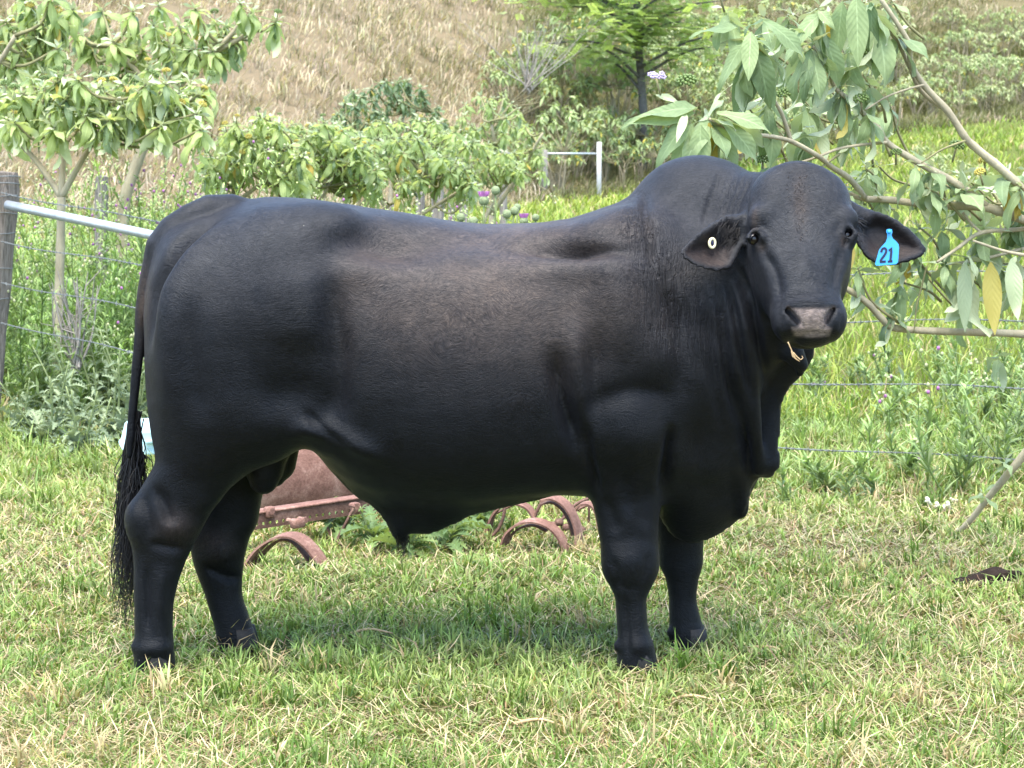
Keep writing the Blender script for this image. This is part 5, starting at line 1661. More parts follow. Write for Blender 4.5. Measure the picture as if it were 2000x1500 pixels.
# the nearest leaf clusters, blades spread towards the light
for px, py, y_, d_, L_, k_, v_, fc in (
    (1362, 212, 7.42, (-1, -.1, .06), .27, 'sage', 1, (0, -.5, .8)), (1358, 220, 7.42, (-.95, -.1, -.08), .24, 'sage', 0, (0, -.8, .5)), (1345, 236, 7.40, (-.7, -.2, -.7), .20, 'sage', 1, (-.3, -.8, .5)),
    (1352, 240, 7.42, (-.38, -.2, -.95), .22, 'sage', 0, (-.2, -1, .2)), (1368, 245, 7.40, (-.02, -.1, -1), .20, 'sage', 0, (.1, -1, .2)), (1385, 240, 7.44, (.12, .1, -1), .22, 'yellow', 0, (.3, -1, .1)),
    (1402, 232, 7.44, (.8, 0, -.5), .22, 'sage', 1, (.2, -.7, .7)), (1400, 222, 7.42, (.95, -.2, -.05), .20, 'sage', 1, (0, -.6, .8)), (1340, 222, 7.40, (-.25, -.6, -.6), .13, 'pale', 0, (0, -.9, .5)),
    (1392, 205, 7.45, (.5, 0, .8), .10, 'pale', 4, (-.6, -.6, .4)), (1330, 205, 7.45, (-.8, 0, .5), .10, 'pale', 4, (.2, -.7, .6)),
    (1452, 85, 7.5, (-.55, -.2, -.75), .19, 'sage', 1, (-.3, -.9, .4)), (1466, 62, 7.48, (-.05, -.3, -.9), .17, 'sage', 0, (0, -1, .3)), (1490, 40, 7.52, (.8, -.1, -.4), .20, 'sage', 1, (.2, -.7, .7)), (1500, 60, 7.55, (.9, 0, -.2), .19, 'sage', 2, (0, -.6, .8)),
    (1440, 55, 7.55, (-1, -.1, .1), .17, 'sage', 1, (0, -.6, .8)), (1475, 100, 7.6, (.35, 0, -.9), .22, 'sage', 0, (.3, -1, .2)), (1455, 120, 7.6, (-.12, 0, -1), .24, 'deep', 0, (-.2, -1, .1)),
    (1672, -8, 7.8, (.05, -.1, -1), .25, 'sage', 0, (0, -1, .2)), (1700, 5, 7.85, (.1, 0, -1), .22, 'deep', 0, (.3, -1, .1)), (1645, 2, 7.85, (-.1, 0, -1), .22, 'sage', 0, (-.3, -1, .1)), (1610, 70, 7.8, (.4, -.1, -.9), .20, 'sage', 1, (.2, -1, .3))):
    put_leaf(rt, P(px, py, y_), d_, L_, k_, v_, None, fc)
# the long yellowing leaf and its dark neighbours low on the right
put_leaf(rt, P(1935, 512, 8.0), (.05, -.1, -1), .27, 'yellow', 0, 1.4)
put_leaf(rt, P(1885, 512, 8.02), (-.02, -.1, -1), .26, 'deep', 0, 1.5); put_leaf(rt, P(1975, 505, 7.98), (.12, -.1, -1), .25, 'deep', 1, 1.3)
put_leaf(rt, P(1660, 470, 8.05), (.05, 0, -1), .12, 'yellow', 0, 1.2)
for px, py, y_, R_, m_ in ((1345, 190, 7.45, .036, MAT_BERRY), (1415, 12, 7.55, .034, MAT_BERRY), (1535, 205, 7.85, .030, MAT_BERRY), (1685, 215, 7.9, .030, MAT_BERRY), (1490, 330, 7.8, .026, MAT_BERRY), (1860, 305, 8.1, .030, MAT_BERRY), (1925, 330, 8.1, .026, MAT_BERRYY), (1700, 120, 7.9, .026, MAT_BERRY), (1750, 310, 8, .022, MAT_BERRY), (1920, 350, 7.9, .024, MAT_BERRYY)):
    berry_cluster(rt, P(px, py + 12, y_), (RNG.normal(0, .2), -.3, 1), R_, m_)
def flower_head(px, py, y_, w=.03):
    acc = Acc(); c = P(px, py, y_)
    for k in range(9):
        a = k*2.4; q = c + np.array((math.cos(a)*w*(k/9)**.5, math.sin(a)*w*.6, RNG.uniform(-.004, .008)))
        for j in range(5):
            b = j*1.2566
            add_ell(acc, q + np.array((math.cos(b)*.006, -.002, math.sin(b)*.005)), (.0045, .002, .004), None, 6, 4)
    acc.build('flower_head', MAT_FLOWER, rt)
    add_tube(Acc(), [c - (0, 0, .004), c + (0.01, 0, -.045), P(px + 14, py + 50, y_ + .03)], .004, 5).build('flower_stalk', MAT_TWIG, rt)
flower_head(1281, 148, 7.45)

# fallen grey-brown sapling at the lower right
fs = thing('fallen_stick', 'bare leaning stick with two small leaf tufts at the lower right', 'stick', P(1850, 1055, 9.03))
q_ = crom(np.array([P(1848, 1058, 9.03), P(1890, 1022, 8.95), P(1930, 972, 8.9), P(1965, 930, 8.85), P(2010, 875, 8.8), P(2060, 800, 8.75)]), 5)
add_tube(Acc(), q_, np.linspace(.010, .020, len(q_)), 9).build('stem', MAT_BARK, fs)
for px, py in ((1918, 962), (1962, 900)):
    rosette(fs, P(px, py, 8.82), np.array((-.3, -.3, .9)), 6, .10, 'sage', 0, (60, -10))
# ------------------------------------------------------------------ fences
MAT_GREYWOOD = simple_mat('weathered_post_wood', (0.40, 0.365, 0.33), .9, .5, 9, .9, 22, .15, (0.11, 0.10, 0.09), stretch=(9, 9, .55))
MAT_GALV = simple_mat('galvanised_steel', (0.50, 0.53, 0.55), .42, .2, 25, .1, 90, .5, (0.36, 0.40, 0.43), metal=.55)
MAT_WIRE = simple_mat('old_wire', (0.20, 0.22, 0.22), .6, .5, 40, 0, 40, .4, metal=.2)
def wood_post(acc, p0, p1, r, seed, sides=22, cracks=True):
    """split, fluted timber post from p0 (bottom) to p1 (top)"""
    rr = np.random.default_rng(seed)
    n = 16
    t = np.linspace(0, 1, n)[:, None]
    c = p0*(1-t) + p1*t
    ph = np.linspace(0, 2*math.pi, sides, endpoint=False)
    flut = 1 + .06*np.sin(ph*3 + rr.uniform(0, 6)) + .05*np.sin(ph*7 + rr.uniform(0, 6))
    if cracks:
        for k in range(5):
            flut[rr.integers(sides)] -= rr.uniform(.12, .32)
    rings = []
    for i in range(n):
        w = r * flut * (1 + .03*math.sin(i*1.3 + seed)) * (1.0 if i < n-1 else .86)
        rings.append(c[i] + np.stack([np.cos(ph)*w, np.sin(ph)*w, rr.normal(0, .004, sides) if i == n-1 else 0*ph], -1))
    v = np.vstack(rings)
    i, j = np.meshgrid(np.arange(n-1), np.arange(sides), indexing='ij'); k = (j+1) % sides
    acc.add(v, np.stack([i*sides+j, i*sides+k, (i+1)*sides+k, (i+1)*sides+j], -1).reshape(-1, 4))
    acc.add(np.vstack([rings[-1], c[-1] + (0, 0, .012)]), [(j, (j+1) % sides, sides) for j in range(sides)])
    return acc
fence = thing('barbed_wire_fence', 'barbed wire fence with weathered strainer post and galvanised pipe brace behind the bull', 'fence', (P(-45, 853, 12.6)))
pt, pb = P(4, 338, 12.6), P(-42, 860, 12.6)
wood_post(Acc(), pb, pt, .100, 3, 28).build('strainer_post', simple_mat('split_post_wood', (0.30, 0.26, 0.22), .95, .5, 10, 1.0, 16, .1, (0.07, 0.06, 0.05), stretch=(11, 11, .45)), fence)
wood_post(Acc(), P(905, 985, 10.2), P(905, 520, 10.2), .06, 5).build('line_post', MAT_GREYWOOD, fence)
wood_post(Acc(), P(2120, 970, 10.4), P(2120, 470, 10.4), .06, 6).build('line_post', MAT_GREYWOOD, fence)
q_ = np.array([P(14, 400, 12.48), P(300, 460, 11.9), P(585, 520, 11.35)])
add_tube(Acc(), crom(q_, 6), .0265, 16).build('brace_pipe', MAT_GALV, fence)
for z_ in (348, 361, 385, 418, 452, 520, 586):
    c_ = P(4 - (z_ - 338)*.088, z_, 12.6); a_ = np.linspace(0, 2*math.pi, 29)
    ring = np.stack([c_[0] + .106*np.cos(a_), c_[1] + .106*np.sin(a_), c_[2] + .012*np.sin(a_ + z_)], -1)
    add_tube(Acc(), ring, .0028, 5, False).build('wire_wrap', MAT_WIRE, fence)
def barbed(pts, seed):
    rr = np.random.default_rng(seed)
    p = np.array(pts)
    seg = np.linalg.norm(np.diff(p, axis=0), axis=1); s = np.concatenate([[0], np.cumsum(seg)])
    n = int(s[-1] / .012)
    u = np.linspace(0, s[-1], n)
    c = np.stack([np.interp(u, s, p[:, k]) for k in range(3)], -1)
    c[:, 2] -= .0  + .012*np.sin(u*1.7 + seed) + .006*np.sin(u*5.1)
    acc = Acc()
    for o in (0, math.pi):
        a = u*95 + o
        add_tube(acc, c + np.stack([0*a, .0026*np.cos(a), .0026*np.sin(a)], -1), .0021, 4, False)
    w = acc.build('wire', MAT_WIRE, fence)
    acc = Acc()
    for d in np.arange(.05, s[-1], .11):
        q = np.array([np.interp(d, s, p[:, k]) for k in range(3)]); q[2] -= .012*math.sin(d*1.7 + seed) + .006*math.sin(d*5.1)
        for k in range(2):
            v = rr.normal(0, 1, 3) * (.4, 1, 1); v /= np.linalg.norm(v)
            add_tube(acc, np.array([q - v*.014, q + v*.014]), .0017, 4, False)
    tag(acc.build('barbs', MAT_WIRE, w), kind='stuff')
for i, (a, b, c, d) in enumerate(((376, 530, 520, 536), (468, 632, 622, 631), (548, 745, 755, 760), (630, 855, 870, 898))):
    barbed([P(2, a, 12.5), P(905, b, 10.14), P(2120, d, 10.34)], i)

rail = thing('pipe_rail_fence', 'distant white post and pipe rail at the edge of the bright pasture', 'fence', P(1170, 372, 54))
add_box(Acc(), (P(1170, 285, 54) + P(1170, 385, 54))/2, (.058, .05, .72), bevel=.012).build('post', simple_mat('pale_post', (.52, .52, .50), .8, .3, 6, .3), rail)
add_box(Acc(), (P(1063, 297, 54) + P(1063, 368, 54))/2, (.085, .06, .5), bevel=.012).build('post', MAT_GREYWOOD, rail)
add_tube(Acc(), [P(985, 300, 54.1), P(1172, 300, 54.0)], .026, 8).build('pipe', MAT_GALV, rail)
add_box(Acc(), (P(985, 297, 54.1) + P(985, 372, 54.1))/2, (.085, .06, .5), bevel=.012).build('post', MAT_GREYWOOD, rail)
oldf = thing('old_post_fence', 'row of old split grey timber posts half hidden by the shrubs', 'fence', P(860, 440, 24.5))
for k, (px, w, py, Y) in enumerate(((820, 18, 376, 20.6), (856, 25, 366, 20.4), (882, 14, 386, 20.8), (906, 16, 374, 21), (768, 16, 396, 20.5), (982, 15, 334, 29))):
    wood_post(Acc(), P(px + 2, py + 210, Y), P(px, py, Y), w*.5*Y/F, 20+k, 14).build('post', MAT_GREYWOOD, oldf)
wood_post(Acc(), P(198, 620, 16), P(200, 345, 16), .05, 40, 14).build('post', MAT_GREYWOOD, oldf)

# ------------------------------------------------------------------ thistles and weeds
def jag_geo(droop=.8, lobes=7, wid=.30, fold=.5):
    n = lobes*2 + 1
    u = np.linspace(0, 1, n)
    env = wid*.5*np.sin(np.pi*np.clip(u*.92 + .06, 0, 1))**.7
    w = env * np.where(np.arange(n) % 2 == 1, 1.0, .34); w[-1] = .004
    th = -.35 + droop*u*1.6
    ds = np.diff(u, prepend=0)
    x = np.cumsum(np.cos(th)*ds); z = -np.cumsum(np.sin(th)*ds)
    v = []
    for i in range(n):
        back = .04 if i % 2 else 0
        for s in (-1, 0, 1):
            v.append((x[i] + back*abs(s), s*w[i], z[i] + fold*abs(s)*w[i]))
    f = [(i*3+s, i*3+s+3, i*3+s+4, i*3+s+1) for i in range(n-1) for s in (0, 1)]
    uv = np.array([(u[i], s) for i in range(n) for s in (-1, 0, 1)])
    return np.array(v), np.array(f), uv
LM['thistle'] = leaf_mat('thistle_leaf', (.19, .25, .135), (.28, .34, .22), (.25, .32, .1), .18)
LM['weed'] = leaf_mat('weed_leaf', (.105, .175, .048), (.20, .27, .10), (.28, .38, .06), .25)
JAG = [jag_geo(d, l, w) for d, l, w in ((.5, 7, .30), (.9, 8, .34), (1.2, 6, .26))]
JM = {}
for mk in ('thistle', 'weed'):
    for i, (v, f, uv) in enumerate(JAG):
        me = Acc().add(v, f, np.stack([uv[:, 0], np.abs(uv[:, 1]), 0*uv[:, 0]], -1)).mesh('leaf'); me.materials.append(LM[mk]); JM[mk, i] = me
MAT_STEM = simple_mat('green_stem', (.20, .25, .10), .7, .3, 20)
MAT_PURPLE = simple_mat('purple_floret', (.42, .16, .42), .7, .3, 60)
MAT_BUD = simple_mat('thistle_bud', (.24, .30, .15), .75, .5, 70, .5, 120)
def jag_leaf(root, p, d, L, mk):
    o = bpy.data.objects.new('leaf', JM[mk, int(RNG.integers(3))]); COL.objects.link(o); o.parent = root
    o.location = tuple(np.asarray(p) - np.array(root.location)); o.scale = (L, L*RNG.uniform(.8, 1.25), L)
    o.rotation_euler = Matrix(leaf_matrix(np.asarray(d, float), RNG.normal(0, .4)).tolist()).to_euler()
def thistle(px, Y, h, label, nros=22, nstem=3, L=.22, mk='thistle', group=None, name='thistle'):
    x = (px - CX)/F*Y; b = np.array((x, Y, float(ground_z(x, Y))))
    root = thing(name, label, 'thistle', b, group)
    for k in range(nros):
        a = k*2.39996 + RNG.normal(0, .2); el = math.radians(RNG.uniform(5, 60))
        d = np.array((math.cos(a)*math.cos(el), math.sin(a)*math.cos(el), math.sin(el)))
        jag_leaf(root, b + np.array((0, 0, .02 + .05*RNG.random())), d, L*RNG.uniform(.7, 1.25), mk)
    for s in range(nstem):
        tip = b + np.array((RNG.normal(0, .22)*h, RNG.normal(0, .12)*h, h*RNG.uniform(.75, 1.05)))
        st = crom(np.array([b, b*.5 + tip*.5 + RNG.normal(0, .03*h, 3), tip]), 6)
        add_tube(Acc(), st, np.linspace(.009, .004, len(st)), 6).build('stem', MAT_STEM, root)
        nl = int(14 + h*16)
        for k in range(nl):
            t = k / nl
            p = st[int(t*(len(st)-1))]
            a = k*2.39996; d = np.array((math.cos(a), math.sin(a), RNG.uniform(.1, .9)))
            jag_leaf(root, p, d, L*(1 - .6*t)*RNG.uniform(.55, .95), mk)
    return root
for px, Y, h, lb in ((150, 11.6, .42, 'grey-green spiny thistle rosette, frontmost of the clump behind the tail'), (85, 12.0, .50, 'broad-leaved thistle under the strainer post'), (215, 12.1, .55, 'leafy thistle close behind the tail brush'),
                     (140, 12.6, .70, 'tall silvery thistle in the middle of the left clump'), (205, 13.0, .80, 'tall thistle in front of the forked tree and beside the tail'), (265, 12.8, .75, 'thistle almost hidden behind the bull\'s tail'),
                     (40, 12.5, .35, 'small thistle at the left edge of the picture'), (110, 13.2, .62, 'thistle at the foot of the forked tree')):
    thistle(px, Y, h, lb, 20, 4, .21, group='thistles at the left fence')
for px, Y, lb in ((730, 8.75, 'dark green thistle growing through the rusty cultivator'), (800, 8.55, 'thistle directly below the bull\'s sheath'), (880, 8.7, 'bright green thistle between the curved tines'), (835, 9.0, 'thistle behind the sheath, deeper in shade'), (940, 9.1, 'weedy thistle beside the right-hand tines'), (660, 9.0, 'thistle behind the rusty beam')):
    thistle(px, Y, .2, lb, 20, 1, .17, 'weed', 'thistles under the belly')
def head(root, p, R, purple=True):
    add_ell(Acc(), p, (R, R, R*1.05), None, 12, 8).build('flower_base', MAT_BUD, root)
    if purple:
        acc = Acc()
        for k in range(40):
            a = k*2.4; r = R*.75*math.sqrt(k/40)
            q = p + np.array((math.cos(a)*r, math.sin(a)*r, R*.8))
            add_tube(acc, np.array([q, q + np.array((math.cos(a)*r*.7, math.sin(a)*r*.7, R*1.0))]), np.array((.0025, .0012)), 3, False)
        acc.build('florets', MAT_PURPLE, root)
def flowering(px, py, Y, R, heads, label):
    x = (px - CX)/F*Y; b = np.array((x, Y, float(ground_z(x, Y))))
    root = thing('flowering_thistle', label, 'thistle', b, 'flowering thistles')
    for hx, hy, pur in heads:
        tp = P(hx, hy, Y + RNG.normal(0, .06))
        st = crom(np.array([b, b*.6 + tp*.4 + RNG.normal(0, .03, 3), tp]), 8)
        add_tube(Acc(), st, np.linspace(.010, .005, len(st)), 6).build('stem', MAT_STEM, root)
        head(root, tp, R*(1 if pur else .85), pur)
        for k in range(26):
            t = .35 + .62*k/26; a = k*2.4
            jag_leaf(root, st[int(t*(len(st)-1))], (math.cos(a), math.sin(a), .5), .14*(1.15 - .6*t)*RNG.uniform(.7, 1.2), 'thistle')
flowering(945, 385, 10.9, .026, [(945, 392, True), (968, 372, False), (990, 418, False), (1005, 412, False), (900, 425, False), (925, 432, False)], 'thistle with a pink-purple head showing above the bull\'s back')
flowering(1024, 430, 11.2, .022, [(1023, 432, True), (1010, 405, False), (1046, 425, False)], 'thistle with a purple head just above the dip of the bull\'s back')

MAT_WEED = blade_mat('weed_foliage', .25, .55)
def weed_stems(xs, ys, hs, col, nleaf=40, L=.09, w=.012, buds=.5, acc=None):
    for x, y, h in zip(xs, ys, hs):
        z = float(ground_z(x, y)); b = np.array((x, y, z))
        tip = b + np.array((RNG.normal(0, .28)*h, RNG.normal(0, .22)*h, h*RNG.uniform(.75, 1)))
        st = crom(np.array([b, b*.5 + tip*.5 + RNG.normal(0, .03, 3), tip]), 4)
        cc = np.array(col)*RNG.uniform(.75, 1.3)
        add_tube(acc, st, np.linspace(.005, .0025, len(st)), 4, False, cc*.9)
        n = int(nleaf*RNG.uniform(.8, 1.2)); t = np.sort(RNG.uniform(.08, 1, n))
        p = np.stack([np.interp(t, np.linspace(0, 1, len(st)), st[:, k]) for k in range(3)], -1)
        side = RNG.random(n) < .35*t          # leaves on short side shoots near the top
        p = p + np.where(side[:, None], RNG.normal(0, 1, (n, 3))*np.array((.10, .10, .05))*h*.6, 0)
        Ls = L*(1.25 - .75*t)*RNG.uniform(.6, 1.3, n)
        tone = (.70 + .75*t)[:, None]
        c = np.clip(cc*tone*RNG.normal(1, .18, (n, 1)), .01, .8)
        blades(acc, p[:, 0], p[:, 1], Ls, np.full(n, w)*RNG.uniform(.7, 1.3, n), RNG.uniform(0, 6.283, n), RNG.uniform(.3, 1.2, n), RNG.uniform(.1, .8, n), c*.8, c*1.15, p[:, 2])
        if RNG.random() < buds:
            for k in range(5):
                q = tip + RNG.normal(0, .05, 3)*h
                add_ell(acc, q, (.009, .009, .011), None, 6, 4, np.array((.42, .44, .26)) if RNG.random() < .85 else np.array((.40, .17, .40)))
acc = Acc()
n_ = 260
px_ = RNG.uniform(-90, 450, n_); yy_ = RNG.uniform(14.0, 17.5, n_)
weed_stems((px_ - CX)/F*yy_, yy_, RNG.uniform(.9, 1.6, n_)*np.clip(.8 + .0012*(px_), .85, 1.15), (.25, .33, .12), 110, .11, .0125, .8, acc)
n_ = 130
px_ = RNG.uniform(40, 310, n_); yy_ = RNG.uniform(12.9, 14.4, n_)
weed_stems((px_ - CX)/F*yy_, yy_, RNG.uniform(.4, 1.1, n_), (.17, .25, .08), 90, .11, .013, .3, acc)
tag(acc.build('tall_weeds', MAT_WEED), 'dense tall green weeds behind the wires at the left', 'weeds', kind='stuff')
acc = Acc()
n_ = 120
px_ = RNG.uniform(1540, 2260, n_); yy_ = RNG.uniform(9.9, 16, n_)
weed_stems((px_ - CX)/F*yy_, yy_, RNG.uniform(.15, .62, n_)*np.clip((px_ - 1450)/400, .4, 1.1), (.18, .25, .095), 50, .12, .014, .3, acc)
n_ = 60
px_ = RNG.uniform(900, 1300, n_); yy_ = RNG.uniform(13, 22, n_)
weed_stems((px_ - CX)/F*yy_, yy_, RNG.uniform(.3, .9, n_), (.17, .24, .07), 36, .09, .016, .8, acc)
n_ = 110
px_ = RNG.uniform(380, 960, n_); yy_ = RNG.uniform(13, 19, n_)
weed_stems((px_ - CX)/F*yy_, yy_, RNG.uniform(.8, 1.4, n_), (.24, .31, .11), 90, .10, .013, .6, acc)
tag(acc.build('low_weeds', MAT_WEED), 'loose green weeds in the grass behind and beside the bull', 'weeds', kind='stuff')
dead_brush(150, 720, 12.9, .55, 14, 'dead grey stump of twigs beside the forked tree', 6, .16, 'dead_stump')

# ------------------------------------------------------------------ rusty cultivator behind the bull
def rust_mat(name, a, b, c):
    m, nt, lk, bs = new_mat(name)
    tc = nt.new('ShaderNodeTexCoord')
    n1 = noise_node(nt, lk, 9, 8, .72, tc.outputs['Object'], .3); n2 = noise_node(nt, lk, 120, 4, .7, tc.outputs['Object'])
    r = ramp(nt, [(.32, a), (.5, b), (.68, c)]); lk.new(n1.outputs['Fac'], r.inputs[0])
    r2 = ramp(nt, [(.3, (.6, .56, .55)), (.7, (1.2, 1.2, 1.2))]); lk.new(n2.outputs['Fac'], r2.inputs[0])
    lk.new(mixc(nt, lk, 1.0, r.outputs[0], r2.outputs[0], 'MULTIPLY'), bs.inputs['Base Color'])
    bs.inputs['Roughness'].default_value = .78; bs.inputs['Specular IOR Level'].default_value = .25
    bu = nt.new('ShaderNodeBump'); bu.inputs['Strength'].default_value = .5; bu.inputs['Distance'].default_value = .004
    lk.new(n2.outputs['Fac'], bu.inputs['Height']); lk.new(bu.outputs[0], bs.inputs['Normal'])
    return m
MAT_RUST = rust_mat('rust', (.125, .066, .050), (.22, .122, .096), (.35, .23, .185))
MAT_RUSTD = rust_mat('dark_rust', (.055, .034, .028), (.13, .074, .056), (.25, .16, .125))
cult = thing('cultivator', 'rusty old cultivator with sheet hopper and curved spring tines behind the bull\'s legs', 'farm implement', P(620, 1060, 9.0))
# hopper: rolled sheet, seen through the gap behind the hind leg
n_a, n_x = 22, 14
c0_, c1_ = P(440, 930, 9.35), P(830, 885, 9.75)
ax_ = (c1_ - c0_); Lh = np.linalg.norm(ax_); ax_ /= Lh
up_ = np.array((0, 0, 1.0)); up_ -= ax_*(up_ @ ax_); up_ /= np.linalg.norm(up_); fw_ = np.cross(up_, ax_)
if fw_[1] > 0: fw_ = -fw_
def hopper_ring(t, R):
    c = c0_ + ax_*Lh*t
    return np.array([c + fw_*math.cos(a)*R*.75 + up_*math.sin(a)*R for a in np.linspace(-2.2, 2.3, n_a)])
rg_ = [hopper_ring(t, .235 + .004*math.sin(t*17)) for t in np.linspace(0, 1, n_x)]
ri_ = [hopper_ring(t, .228) for t in np.linspace(0, 1, n_x)]
a_ = Acc()
v_ = np.vstack(rg_ + ri_)
f_ = []
for i in range(n_x-1):
    for j in range(n_a-1):
        f_.append((i*n_a+j, (i+1)*n_a+j, (i+1)*n_a+j+1, i*n_a+j+1))
        k0 = n_x*n_a
        f_.append((k0+i*n_a+j, k0+i*n_a+j+1, k0+(i+1)*n_a+j+1, k0+(i+1)*n_a+j))
a_.add(v_, f_)
hop = a_.build('hopper', MAT_RUST, cult)
for t in (0.02, .98):
    rim = hopper_ring(t, .24)
    add_tube(Acc(), rim, .008, 6).build('rim', MAT_RUSTD, hop)
# angle-iron beam with a row of punched holes
b0, b1 = P(455, 1026, 8.62), P(800, 975, 9.12)
bd = b1 - b0; bL = np.linalg.norm(bd); bd /= bL
bn_ = np.cross(bd, (0, 0, 1.0)); bn_ /= np.linalg.norm(bn_)
if bn_[1] > 0: bn_ = -bn_
bu_ = np.cross(bn_, bd);  bu_ = bu_ if bu_[2] > 0 else -bu_
def beam():
    acc = Acc()
    hgt, th, pitch, rad = .062, .006, .031, .0075
    ncell = int(bL / pitch)
    for side, off in ((1, 0), (-1, -th)):
        for k in range(ncell):
            cx = (k + .5)*pitch
            ring = np.array([(cx + rad*math.cos(a), -.012 + rad*math.sin(a)) for a in np.linspace(0, 2*math.pi, 9)[:-1]])
            out = np.array([(cx + pitch/2, 0), (cx + pitch/2, hgt*.5), (cx, hgt*.5), (cx - pitch/2, hgt*.5), (cx - pitch/2, 0), (cx - pitch/2, -hgt*.5), (cx, -hgt*.5), (cx + pitch/2, -hgt*.5)])
            uvp = np.vstack([ring, out])
            v = b0 + uvp[:, :1]*bd + uvp[:, 1:]*bu_ + bn_*off
            f = [(j, 8+j, 8+(j+1) % 8, (j+1) % 8) for j in range(8)]
            acc.add(v, f if side > 0 else [q[::-1] for q in f])
            if side > 0:
                vv = np.vstack([v[:8], v[:8] - bn_*th])
                acc.add(vv, [(j, (j+1) % 8, 8+(j+1) % 8, 8+j) for j in range(8)])
    bm = acc.build('beam', MAT_RUSTD, cult, False)
    R = np.stack([bd, bn_, bu_], -1)
    add_box(Acc(), b0 + bd*bL/2 + bu_*(hgt*.5 + .0045) - bn_*.030, (bL/2, .038, .004), R, bevel=.0015).build('top_flange', MAT_RUST, bm)
    return bm
bm_ = beam()
Rb = np.stack([bd, bn_, bu_], -1)
def bolt(p, r=.014, L=.03):
    acc = Acc(); add_tube(acc, [p - bn_*L, p + bn_*L*.2], r*.7, 8); add_tube(acc, [p + bn_*L*.2, p + bn_*(L*.2 + .012)], r, 6)
    acc.build('bolt', MAT_RUST, cult, False)
for px, py in ((570, 1018), (592, 1015), (693, 988), (527, 998)):
    bolt(P(px, py, 8.72))
add_box(Acc(), P(581, 1022, 8.66), (.028, .018, .018), Rb, bevel=.004).build('clamp', MAT_RUST, cult)
add_box(Acc(), P(526, 1000, 8.72), (.020, .016, .022), Rb, bevel=.005).build('clamp', MAT_RUST, cult)
add_box(Acc(), P(694, 992, 8.88), (.016, .020, .022), Rb, bevel=.005).build('clamp', MAT_RUST, cult)
def bar(pts, r, Y, mat=None, nm='bar', sq=.5):
    q = crom(np.array([P(p[0], p[1], p[2] if len(p) > 2 else Y) for p in pts]), 5)
    add_tube(Acc(), q, r, 8, True, None, sq).build(nm, mat or MAT_RUSTD, cult)
bar([(696, 985), (682, 1010), (662, 1048), (650, 1075)], .013, 8.8); bar([(640, 1030), (648, 1060), (655, 1080)], .010, 8.9)
bar([(960, 1048), (975, 1030), (985, 1000), (980, 975)], .014, 8.9); bar([(1040, 1025), (1048, 1000), (1062, 975)], .014, 8.95)
bar([(965, 1005), (1005, 985), (1065, 965)], .010, 9.0); bar([(1100, 1010), (1125, 985), (1160, 968)], .014, 9.05); bar([(1085, 1025), (1110, 1005), (1150, 985)], .012, 9.0)
bar([(1143, 960), (1150, 985), (1150, 1020)], .010, 9.05); bar([(660, 1060), (690, 1075), (705, 1090)], .012, 8.7)
def tine(pts, w, th, tilt, Y, nm='spring_tine', mat=None):
    """flat spring steel band: px path at depth Y, band width w along (0,1,tilt)"""
    q = crom(np.array([P(p[0], p[1], Y) for p in pts]), 6)
    t = np.gradient(q, axis=0); t /= np.linalg.norm(t, axis=1)[:, None]
    wd = np.array((tilt[0], tilt[1], tilt[2])); wd /= np.linalg.norm(wd)
    nr = np.cross(t, wd); nr /= np.linalg.norm(nr, axis=1)[:, None]
    n = len(q)
    cs = [q + wd*w/2 + nr*th/2, q - wd*w/2 + nr*th/2, q - wd*w/2 - nr*th/2, q + wd*w/2 - nr*th/2]
    v = np.stack(cs, 1).reshape(-1, 3)
    f = [(i*4+j, i*4+(j+1) % 4, (i+1)*4+(j+1) % 4, (i+1)*4+j) for i in range(n-1) for j in range(4)]
    acc = Acc().add(v, f)
    acc.f.append(np.array([[3, 2, 1, 0], [(n-1)*4, (n-1)*4+1, (n-1)*4+2, (n-1)*4+3]], np.int32))
    acc.build(nm, mat or MAT_RUST, cult, False)
tine([(476, 1125), (486, 1100), (510, 1068), (545, 1047), (580, 1048), (610, 1072), (632, 1105), (640, 1135)], .078, .008, (.42, .95, .10), 8.32)
tine([(487, 1128), (497, 1102), (518, 1076), (547, 1054), (574, 1054), (600, 1080), (618, 1108)], .066, .007, (.42, .95, .10), 8.36, mat=MAT_RUSTD)
tine([(984, 1060), (992, 1040), (1012, 1023), (1045, 1017), (1078, 1030), (1098, 1054), (1112, 1095)], .066, .008, (.40, .95, .12), 8.66)
tine([(990, 1062), (1000, 1044), (1018, 1030), (1045, 1025), (1070, 1036)], .040, .007, (.40, .95, .12), 8.69, mat=MAT_RUSTD)
tine([(1060, 975), (1082, 972), (1105, 985), (1122, 1012), (1130, 1045), (1126, 1092)], .070, .008, (.40, .95, .12), 8.72)
tine([(1058, 984), (1080, 980), (1100, 993), (1114, 1018), (1120, 1045)], .044, .007, (.40, .95, .12), 8.76, mat=MAT_RUSTD)
tine([(952, 1060), (958, 1020), (975, 992), (1002, 982), (1030, 990), (1045, 1010)], .05, .008, (.4, .95, .12), 8.95)
tine([(1120, 1000), (1135, 985), (1155, 985), (1168, 1005), (1172, 1050)], .05, .008, (.4, .95, .12), 8.95)
for px, py in ((1092, 1020), (1104, 1030), (1080, 1026), (1135, 1035), (1136, 1050)):
    add_ell(Acc(), P(px, py, 8.9), (.020, .022, .016), None, 9, 6).build('link', MAT_RUSTD, cult)

